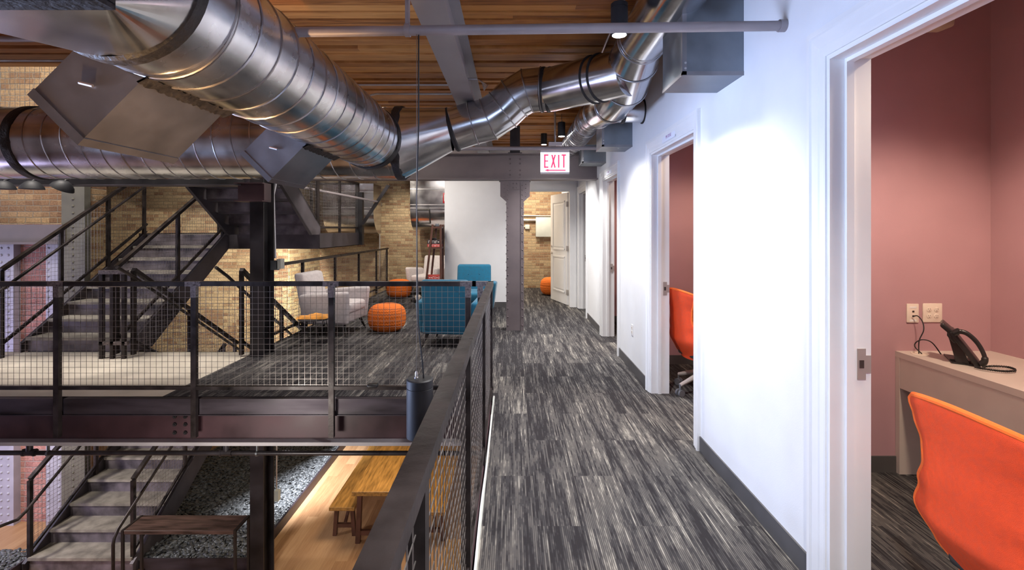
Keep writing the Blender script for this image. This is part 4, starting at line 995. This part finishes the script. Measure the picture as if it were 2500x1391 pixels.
# side table with hairpin legs and folded cloth
t = thing('side_table', 'low side table on thin black legs beside the pale grey armchair', 'table', (-2.59, 6.35, 0))
m = MB(); m.lathe([(.20, .33), (.205, .335), (.205, .35), (.20, .355)], (-2.59, 6.35, 0), 40); m.build('tabletop', 'black_leg', t)
for k in range(4):
    a = pi/4+k*pi/2; c = Vector((-2.59, 6.35, 0)); d = Vector((cos(a), sin(a), 0)); e = Vector((-sin(a), cos(a), 0))
    m = MB(); m.tube([c+d*.13+e*.05+Vector((0, 0, .33)), c+d*.19+e*.006+Vector((0, 0, .006)), c+d*.19-e*.006+Vector((0, 0, .006)), c+d*.13-e*.05+Vector((0, 0, .33))], .005, 8); m.build('leg', 'black_leg', t)
m = MB(); nx, ny = 26, 18; vs = []; r = random.Random(2)
for side in (0, 1):
    for i in range(nx):
        for j in range(ny):
            x = -1+2*i/(nx-1); y = -1+2*j/(ny-1)
            f = sqrt(max(0, 1-abs(x)**4))*sqrt(max(0, 1-abs(y)**4))
            z = .356+(0 if side == 0 else f*(.030+.012*sin(x*5+y*3)+.008*sin(x*11-y*7)+.010*x))
            vs.append((-2.59+x*.195*(1-.05*sin(y*4)), 6.33+y*.14, z))
fs = [(s*nx*ny+i*ny+j, s*nx*ny+(i+1)*ny+j, s*nx*ny+(i+1)*ny+j+1, s*nx*ny+i*ny+j+1) for s in (0, 1) for i in range(nx-1) for j in range(ny-1)]
m.add(vs, fs); tag(m.build('folded_cloth', 'orange_cloth', ang=60), 'folded orange cloth lying on the low side table', 'cloth')

# ladder shelf
t = thing('ladder_shelf', 'narrow brown ladder shelf against the edge of white partition', 'shelf', (-1.42, 9.2, 0))
for ya, nm in ((9.0, 0), (9.28, 1)):
    for top, bot in (((-1.475, 1.60), (-1.66, 0)), ((-1.325, 1.60), (-1.325, 0))):
        m = MB(); m.bar((top[0]+nm*.03*(top[0] < -1.4), ya, top[1]), (bot[0]+nm*.05*(top[0] < -1.4), ya, 0), .035, .035, up=(0, 1, 0)); m.build('upright', 'brown_wood', t, smooth=False)
for z in (1.56, 1.18, .57, .2):
    xl = -1.475-.185*(1.6-z)/1.6; m = MB(); m.box(xl-.02, -1.315, 8.985, 9.30, z-.03, z); m.build('shelf_board', 'brown_wood', t, smooth=False)
def gbox(label, x0_, x1_, z0_, z1_, mt, pr, nm='game_box'):
    t = thing(nm, label, 'box', ((x0_+x1_)/2, 9.1, z0_)); m = MB(); m.box(x0_, x1_, 9.0, 9.24, z0_, z1_); m.build('carton', mt, t, smooth=False)
    m = MB(); r = random.Random(pr); x = x0_+.02; h = z1_-z0_
    while x < x1_-.03:
        k = r.choice((0, 1, 2)); wd = .022
        if k == 0: m.box(x, x+.005, 8.997, 9.0, z0_+h*.2, z1_-h*.2); m.box(x, x+wd, 8.997, 9.0, z1_-h*.3, z1_-h*.2)
        elif k == 1: m.box(x, x+.005, 8.997, 9.0, z0_+h*.2, z1_-h*.2); m.box(x+wd-.005, x+wd, 8.997, 9.0, z0_+h*.2, z1_-h*.2)
        else: m.box(x, x+wd, 8.997, 9.0, z0_+h*.4, z0_+h*.6)
        x += .035
    m.build('lettering', 'print_white', t, smooth=False)
gbox('red box at the bottom of the stack on the ladder shelf', -1.575, -1.33, 1.181, 1.235, 'box_red', 1)
gbox('dark box with pale lettering on the middle shelf of the ladder', -1.575, -1.33, 1.236, 1.315, 'box_dark', 2)
gbox('red book stack on the lower shelf of the brown ladder', -1.60, -1.34, .571, .65, 'box_red', 3, 'book')
m = MB(); m.rbox(-1.50, -1.42, 9.05, 9.15, 1.316, 1.35, .008, 2); tag(m.build('camera_toy', 'black_plastic'), 'small black object on top of the ladder shelf boxes', 'ornament')
m = MB(); m.rbox(-1.44, -1.38, 9.08, 9.16, 1.561, 1.62, .008, 2); tag(m.build('desk_clock', 'galvanised'), 'small grey block on the top of the ladder shelf', 'ornament')
# low dark tray with stones near the far chair
t = thing('stone_tray', 'low black tray of pale stones in front of the far pale armchair', 'tray', (-1.85, 10.15, 0))
m = MB(); m.lathe([(.25, 0), (.27, .02), (.27, .06), (.25, .06), (.24, .03), (.0, .03)], (-1.85, 10.15, 0), 36, cap=False); m.build('tray_body', 'black_plastic', t)
for k, (dx, dy) in enumerate(((-.12, 0), (.02, -.05), (.12, .03), (0, .1))):
    m = MB(); m.rbox(-1.85+dx-.06, -1.85+dx+.05, 10.15+dy-.05, 10.15+dy+.05, .03, .14, .03, 2); tag(m.build('stone', 'plate_ivory'), 'rough pale stone lying in the low black tray', 'stone', 'pale stones in the tray')

# ------------------------------------------------------------------ office chairs
def office_chair(label, loc, rz, top=.95):
    # local front is +X, the person would face +X
    t = thing('office_chair', label, 'office chair', loc, rz, 'orange office chairs')
    H0, H1 = .33, top; nu, nv = 36, 40
    def lerp_tab(pts, k):
        for (a, wa), (b, wb) in zip(pts[:-1], pts[1:]):
            if k <= b:
                f = (k-a)/(b-a); f = f*f*(3-2*f); return wa+(wb-wa)*f
        return pts[-1][1]
    def surf(u, k, off):
        z = H0+(H1-H0)*k-.03*u*u*k
        hw_ = lerp_tab([(0, .12), (.10, .20), (.30, .255), (.46, .215), (.62, .172), (.74, .175), (.88, .205), (.97, .225), (1, .215)], k)
        xc = lerp_tab([(0, -.20), (.3, -.285), (.64, -.295), (1, -.315)], k)
        wr_ = lerp_tab([(0, .03), (.3, .07), (.64, .04), (1, .055)], k)
        return (xc+wr_*abs(u)**2.2+off, hw_*u, z)
    m = MB(); vs = []
    for off in (0, -.016):
        for i in range(nv+1):
            for j in range(nu+1): vs.append(surf(-1+2*j/nu, i/nv, off))
    W = nu+1; K = W*(nv+1); fs = []
    for s in (0, 1):
        for i in range(nv):
            for j in range(nu): fs.append((s*K+i*W+j, s*K+i*W+j+1, s*K+(i+1)*W+j+1, s*K+(i+1)*W+j))
    for i in range(nv):
        for j in (0, nu): fs.append((i*W+j, (i+1)*W+j, K+(i+1)*W+j, K+i*W+j))
    for j in range(nu):
        for i in (0, nv): fs.append((i*W+j, i*W+j+1, K+i*W+j+1, K+i*W+j))
    m.add(vs, fs); b = m.build('backrest', 'orange_mesh', t, local=True, ang=60)
    m = MB(); edge = [surf(-1, i/nv, -.008) for i in range(nv+1)]+[surf(-1+2*j/nu, 1, -.008) for j in range(1, nu+1)]+[surf(1, i/nv, -.008) for i in range(nv-1, -1, -1)]
    m.tube(edge, .011, 10); m.build('rim', 'orange_seat', b, local=True)
    m = MB(); m.rbox(-.15, .27, -.235, .235, .40, .465, .03, 4, lambda v: (v.x, v.y*(1-.12*(v.x > .1)), v.z+.12*min(0, v.x-.12)**2*0-(.02 if v.x > .2 else 0))); m.build('seat', 'orange_seat', t, local=True)
    m = MB(); m.rbox(-.22, .18, -.14, .14, .345, .40, .02, 2); m.tube([(.0, .0, .36), (.0, -.28, .37)], .008, 8); m.build('mechanism', 'black_plastic', t, local=True)
    m = MB(); m.tube([(0, 0, .20), (0, 0, .35)], .018, 16); m.tube([(0, 0, .16), (0, 0, .24)], .028, 16); m.build('gas_lift', 'black_plastic', t, local=True)
    for k in range(5):
        a = 2*pi*k/5+.75; d = Vector((cos(a), sin(a), 0)); m = MB()
        m.tube([Vector((0, 0, .17))+d*.02, Vector((0, 0, .165))+d*.12, Vector((0, 0, .10))+d*.30], [.032, .024, .016], 8)
        lg = m.build('base_leg', 'chair_white', t, local=True, ang=20)
        m = MB(); e = Vector((-d.y, d.x, 0)); c = d*.30
        m.tube([Vector((0, 0, .11))+c, Vector((0, 0, .05))+c], .009, 8)
        for s in (-1, 1): m.tube([c+e*(s*.010)+Vector((0, 0, .031)), c+e*(s*.030)+Vector((0, 0, .031))], .031, 20)
        m.build('caster', 'caster_grey', lg, local=True)
    m = MB(); m.tube([(0, 0, .13), (0, 0, .20)], .038, 20); m.build('hub', 'chair_white', t, local=True)
    return t
office_chair('large orange mesh office chair at the white desk, nearest', (1.73, 1.545, 0), R(0), .93)
office_chair('orange office chair with white base seen through the second doorway', (1.80, 4.46, 0), R(12), .96)
office_chair('office chair with only white base showing in the third doorway', (2.0, 7.35, 0), R(-10), .95)

# ------------------------------------------------------------------ desk
t = thing('desk', 'built-in white laminate desk with deep apron in the pink room', 'desk', (2.67, 1.9, 0))
m = MB(); m.box(2.377, 2.97, .9, 3.0, .715, .75); m.build('desktop', 'desk_laminate', t, smooth=False)
m = MB(); m.box(2.379, 2.40, .9, 2.965, .53, .714); m.build('apron', 'desk_laminate', t, smooth=False)
for ya, yb in ((2.967, 2.998), (.9, .93)):
    m = MB(); m.box(2.377, 2.97, ya, yb, 0, .714); m.build('end_panel', 'desk_laminate', t, smooth=False)
# grommet
g0 = Vector((2.465, 2.925, .75)); m = MB(); m.lathe([(.044, 0), (.044, .004), (.034, .005), (.034, .001), (.0, .001)], tuple(g0), 28, cap=False)
tag(m.build('cable_grommet', 'plate_ivory'), 'round ivory cable grommet in the desk corner by the wall', 'grommet')
# wall plates in the pink room
def ivplate(x0_, x1_, z0_, z1_, label, name, quad):
    t = thing(name, label, 'outlet', ((x0_+x1_)/2, 3.0, z0_)); m = MB(); m.rbox(x0_, x1_, 2.992, 3.0, z0_, z1_, .003, 2); m.build('plate', 'plate_ivory', t)
    cx_, cz_ = (x0_+x1_)/2, (z0_+z1_)/2
    if quad:
        for dx in (-.023, .023):
            for dz in (-.02, .02):
                m = MB(); m.lathe([(.0155, 0), (.0155, .002), (.014, .003), (0, .003)], (0, 0, 0), 24, cap=False)
                m.xf(Matrix.Translation((cx_+dx, 2.992, cz_+dz)) @ Matrix.Rotation(R(90), 4, 'X')); s = m.build('socket', 'plate_ivory', t)
                m = MB()
                for q in (-.006, .006): m.box(cx_+dx+q-.001, cx_+dx+q+.001, 2.9885, 2.990, cz_+dz+.001, cz_+dz+.008)
                m.box(cx_+dx-.002, cx_+dx+.002, 2.9885, 2.990, cz_+dz-.009, cz_+dz-.005); m.build('slot', 'dark_slot', s, smooth=False)
    else:
        m = MB(); m.box(cx_-.005, cx_+.007, 2.990, 2.993, cz_+.006, cz_+.016); m.box(cx_-.005, cx_+.007, 2.990, 2.993, cz_-.022, cz_-.012); m.build('jack', 'dark_slot', t, smooth=False)
        m = MB()
        for zz in (z1_-.022, z0_+.014):
            m.box(x0_+.016, x1_-.016, 2.9905, 2.993, zz-.006, zz+.006)
        m.build('label_window', 'white_trim', t, smooth=False)
a = P(2212, 741, 3.0); b = P(2241, 787, 3.0); ivplate(a.x, b.x, b.z, a.z, 'narrow ivory data outlet with a black cable on pink wall', 'data_outlet', False)
a = P(2251, 740, 3.0); b = P(2298, 786, 3.0); ivplate(a.x, b.x, b.z, a.z, 'square ivory four-socket outlet on the pink wall', 'wall_outlet', True)
# telephone cables
m = MB()
def bez(pts, n=10):
    out = []; P_ = [Vector(p) for p in pts]; P_ = [P_[0]]+P_+[P_[-1]]
    for i in range(1, len(P_)-2):
        for k in range(n):
            tt = k/n; a, b_, c, d = P_[i-1:i+3]
            out.append(.5*((2*b_)+(c-a)*tt+(2*a-5*b_+4*c-d)*tt*tt+(-a+3*b_-3*c+d)*tt**3))
    out.append(P_[-2]); return out
m.tube(bez([P(2228, 773, 2.985), P(2240, 771, 2.96), P(2252, 785, 2.93), P(2255, 806, 2.90), P(2244, 832, 2.90), (g0.x-.004, g0.y, .752)]), .0032, 8)
tag(m.build('phone_cable', 'black_plastic'), 'black cable from the data outlet down to the grommet', 'cable')
m = MB(); m.tube(bez([(g0.x+.01, g0.y-.005, .752), P(2234, 847, 2.92), P(2236, 836, 2.90), P(2252, 829, 2.88), P(2275, 836, 2.86), (2.55, 2.875, .762)]), .0032, 8)
tag(m.build('phone_cable', 'black_plastic'), 'black cable looping from the grommet to the telephone', 'cable')
# telephone: axis tilted, seen from its side
ph = thing('desk_telephone', 'black desk telephone on the white desk, seen from its side', 'telephone', (2.49, 2.73, .75), R(-42)); ph.scale = (.74, .85, .97)
m = MB(); m.prz([(-.055, .22), (.10, .20), (.12, -.02), (-.01, -.03)], .001, .009); m.build('foot_plate', 'black_plastic', ph, local=True, smooth=False)
m = MB(); m.prz([(-.02, .01), (.10, .01), (.10, .10), (-.02, .10)], .008, .02); m.pry([(.015, .010), (.09, .010), (.045, .10), (-.01, .15), (-.035, .17), (-.02, .13)], -.02, .10); m.build('stand', 'black_plastic', ph, local=True)
bd = Vector((.64, 0, -.77)).normalized(); nn_ = Vector((.77, 0, .64)).normalized()
def slab(c, L_, T_, y0_, y1_, r_, dx_):
    m = MB(); m.rbox(-T_/2, T_/2, y0_, y1_, -L_/2, L_/2, r_, 3); m.xf(Matrix.Translation(c) @ Matrix.Rotation(dx_, 4, 'Y')); return m
m = slab(Vector((.065, 0, .095)), .245, .032, -.06, .12, .012, R(-40)); m.build('body', 'black_plastic', ph, local=True)
m = slab(Vector((-.030, 0, .195)), .10, .030, -.055, .115, .012, R(-52)); m.build('display', 'black_plastic', ph, local=True)
m = slab(Vector((-.005, 0, .150)), .07, .03, -.05, .11, .012, R(-45)); m.build('display_hinge', 'black_plastic', ph, local=True)
hs = bez([(.005, -.075, .182), (.030, -.08, .196), (.075, -.082, .190), (.125, -.08, .150), (.160, -.078, .095), (.170, -.075, .050), (.150, -.07, .022)], 6)
nn = len(hs); m = MB(); m.tube(hs, [.020 if i < 7 else (.0135 if i < nn-9 else .020) for i in range(nn)], 16); m.build('handset', 'black_plastic', ph, local=True)
cl = []
base = bez([(.165, -.075, .012), (.23, .0, .010), (.30, .02, .010), (.33, -.04, .010), (.28, -.11, .010), (.22, -.13, .010), (.15, -.125, .010), (.115, -.10, .010)], 40)
for i, p in enumerate(base):
    a = i*1.35; cl.append(p+Vector((0, .0045*cos(a), .0045*sin(a)+.003)))
m = MB(); m.tube(cl, .0028, 6); m.build('coiled_cord', 'black_plastic', ph, local=True)
# pipe with elbow high in the pink room and ceiling insulation, flexible duct in the second room
m = MB(); m.tube([(2.2, 2.75, 2.66), (2.42, 2.75, 2.66), (2.47, 2.75, 2.68), (2.48, 2.75, 2.76), (2.48, 2.75, ZC)], .035, 16)
tag(m.build('drain_pipe', 'pvc'), 'tan drain pipe with an elbow high in the near pink room', 'pipe')
t = thing('flexible_duct', 'tan fabric flexible duct high behind the second doorway', 'duct', (2.1, 5.2, 2.45))
m = MB(); pts_ = []; rs_ = []
for i in range(60):
    pts_.append((WX+WT+.01+i*.025, 5.22, 2.62+.02*sin(i*.3))); rs_.append(.145+.010*sin(i*1.3))
m.tube(pts_, rs_, 24); m.build('duct_sleeve', 'tan_flex', t)
# ------------------------------------------------------------------ lower level furniture
def bench(label, x0_, x1_, y0_, y1_, zt, th=.05, name='bench', cat='bench', inset=.12, lw=.05):
    t = thing(name, label, cat, ((x0_+x1_)/2, (y0_+y1_)/2, ZL)); m = MB(); m.rbox(x0_, x1_, y0_, y1_, zt-th, zt, .006, 2); m.build('seat' if name == 'bench' else 'tabletop', 'oak', t, smooth=False)
    sp_ = .03
    for yy in (y0_+inset, y1_-inset):
        for s, xx in ((-1, x0_+.05), (1, x1_-.05)):
            m = MB(); m.bar((xx-s*.02, yy, zt-th), (xx+s*sp_*.3, yy-.0, ZL), lw, lw, up=(0, 1, 0)); m.build('leg', 'brown_wood', t, smooth=False)
        m = MB(); m.bar((x0_+.06, yy, ZL+.14), (x1_-.06, yy, ZL+.14), lw*.8, lw, up=(0, 0, 1)); m.build('stretcher', 'brown_wood', t, smooth=False)
        m = MB(); e = 1 if yy < (y0_+y1_)/2 else -1; m.bar(((x0_+x1_)/2, yy, ZL+.14), ((x0_+x1_)/2, yy+e*.35, zt-th), lw*.7, lw*.7, up=(1, 0, 0)); m.build('brace', 'brown_wood', t, smooth=False)
    return t
bench('oak bench left of the long table on the lower floor', -2.49, -2.14, 6.57, 8.9, ZL+.45)
bench('long oak table on the lower floor between two benches', -2.12, -1.36, 6.39, 8.7, ZL+.76, .06, 'dining_table', 'table', .14, .06)
bench('oak bench seen through the corridor railing mesh, lower floor', -1.25, -.90, 6.46, 8.8, ZL+.45)
bench('second oak bench on the lower floor, nearest below the corridor railing', -.80, -.42, 4.3, 5.9, ZL+.45)
t = thing('console_table', 'dark wood table with black metal frame beside the lowest flight', 'table', (-3.8, 5.65, ZL))
zt = ZL+.80; m = MB(); m.rbox(-4.42, -3.17, 5.5, 5.80, zt-.045, zt, .004, 1); m.build('tabletop', 'dark_table', t, smooth=False)
for xx in (-4.435, -3.155):
    m = MB()
    for yy in (5.51, 5.79): m.box(xx-.013, xx+.013, yy-.013, yy+.013, ZL, zt)
    m.box(xx-.013, xx+.013, 5.51, 5.79, zt-.02, zt+.004); m.box(xx-.013, xx+.013, 5.51, 5.79, ZL+.02, ZL+.045)
    m.build('leg_frame', 'black_leg', t, smooth=False)
# pebble bed
def kerb(label, boxes):
    m = MB()
    for b_ in boxes: m.box(*b_)
    tag(m.build('steel_kerb', 'channel_steel', smooth=False), label, 'kerb')
kerb('dark steel kerb around the pebble bed', [(-4.62, -3.24, 6.0, 6.02, ZL, ZL+.14), (-3.27, -3.24, 6.02, 11.5, ZL, ZL+.14)])
kerb('short steel kerb left of the lowest flight', [(-6.04, -6.02, 5.5, 6.0, ZL, ZL+.14), (-6.9, -6.04, 5.48, 5.5, ZL, ZL+.05)])
ico = bmesh.new(); bmesh.ops.create_icosphere(ico, subdivisions=2, radius=1); ico.verts.index_update()
iv = np.array([v.co[:] for v in ico.verts]); ifc = np.array([[v.index for v in f.verts] for f in ico.faces]); ico.free()
def pebbles(name, label, x0_, x1_, y0_, y1_, step, zb):
    rg = np.random.RandomState(3); V = []; Fs = []; n0 = 0
    xs = np.arange(x0_, x1_, step); ys = np.arange(y0_, y1_, step*.72)
    for yy in ys:
        for xx in xs:
            s = rg.uniform(.75, 1.25); r = np.array([.036*s, .023*s, .014*s])
            az = rg.uniform(-.9, .9); ti = rg.uniform(-.6, .6)
            ca, sa, ct, st_ = cos(az), sin(az), cos(ti), sin(ti)
            v = iv*r; v = np.stack([v[:, 0]*ct-v[:, 2]*st_, v[:, 1], v[:, 0]*st_+v[:, 2]*ct], 1)
            v = np.stack([v[:, 0]*ca-v[:, 1]*sa, v[:, 0]*sa+v[:, 1]*ca, v[:, 2]], 1)
            v += np.array([min(max(xx+rg.uniform(-.012, .012), x0_+.03), x1_-.03), yy+rg.uniform(-.01, .01), zb+rg.uniform(-.008, .014)]); V.append(v); Fs.append(ifc+n0); n0 += len(iv)
    V = np.concatenate(V); Fs = np.concatenate(Fs)
    me = bpy.data.meshes.new(name); loc = np.array([(x0_+x1_)/2, (y0_+y1_)/2, zb])
    me.vertices.add(len(V)); me.vertices.foreach_set('co', (V-loc).ravel()); me.loops.add(Fs.size); me.loops.foreach_set('vertex_index', Fs.ravel())
    me.polygons.add(len(Fs)); me.polygons.foreach_set('loop_start', np.arange(len(Fs))*3); me.update(calc_edges=True); me.shade_smooth()
    me.materials.append(M['pebble']); o = bpy.data.objects.new(name, me); C.objects.link(o); o.location = tuple(loc); tag(o, label, 'pebbles', kind='stuff'); return o
pebbles('river_pebbles', 'bed of dark polished river pebbles beside the lowest flight', -5.6, -3.27, 6.05, 10.6, .046, ZL+.10)
pebbles('river_pebbles', 'small patch of dark river pebbles at the stair foot', -6.9, -6.05, 5.55, 6.3, .046, ZL+.05)
m = MB(); m.box(-5.6, -3.27, 6.02, 11.3, ZL, ZL+.095); o = m.build('pebble_base', 'black_steel', smooth=False); o['kind'] = 'structure'
# stain clamp on the front railing
m = MB(); m.rbox(-1.27, -1.18, 4.22, 4.28, .115, .15, .012, 3); tag(m.build('cable_clip', 'black_plastic'), 'small black puck fixed on the front railing bottom bar', 'fixture')
m = MB(); m.tube(bez([(-.165, 3.9, .01), (-.16, 3.2, .012), (-.167, 2.6, .012), (-.16, 1.9, .012)], 8), .005, 8); tag(m.build('edge_cable', 'cable_white'), 'thin white cable lying along the carpet edge', 'cable')
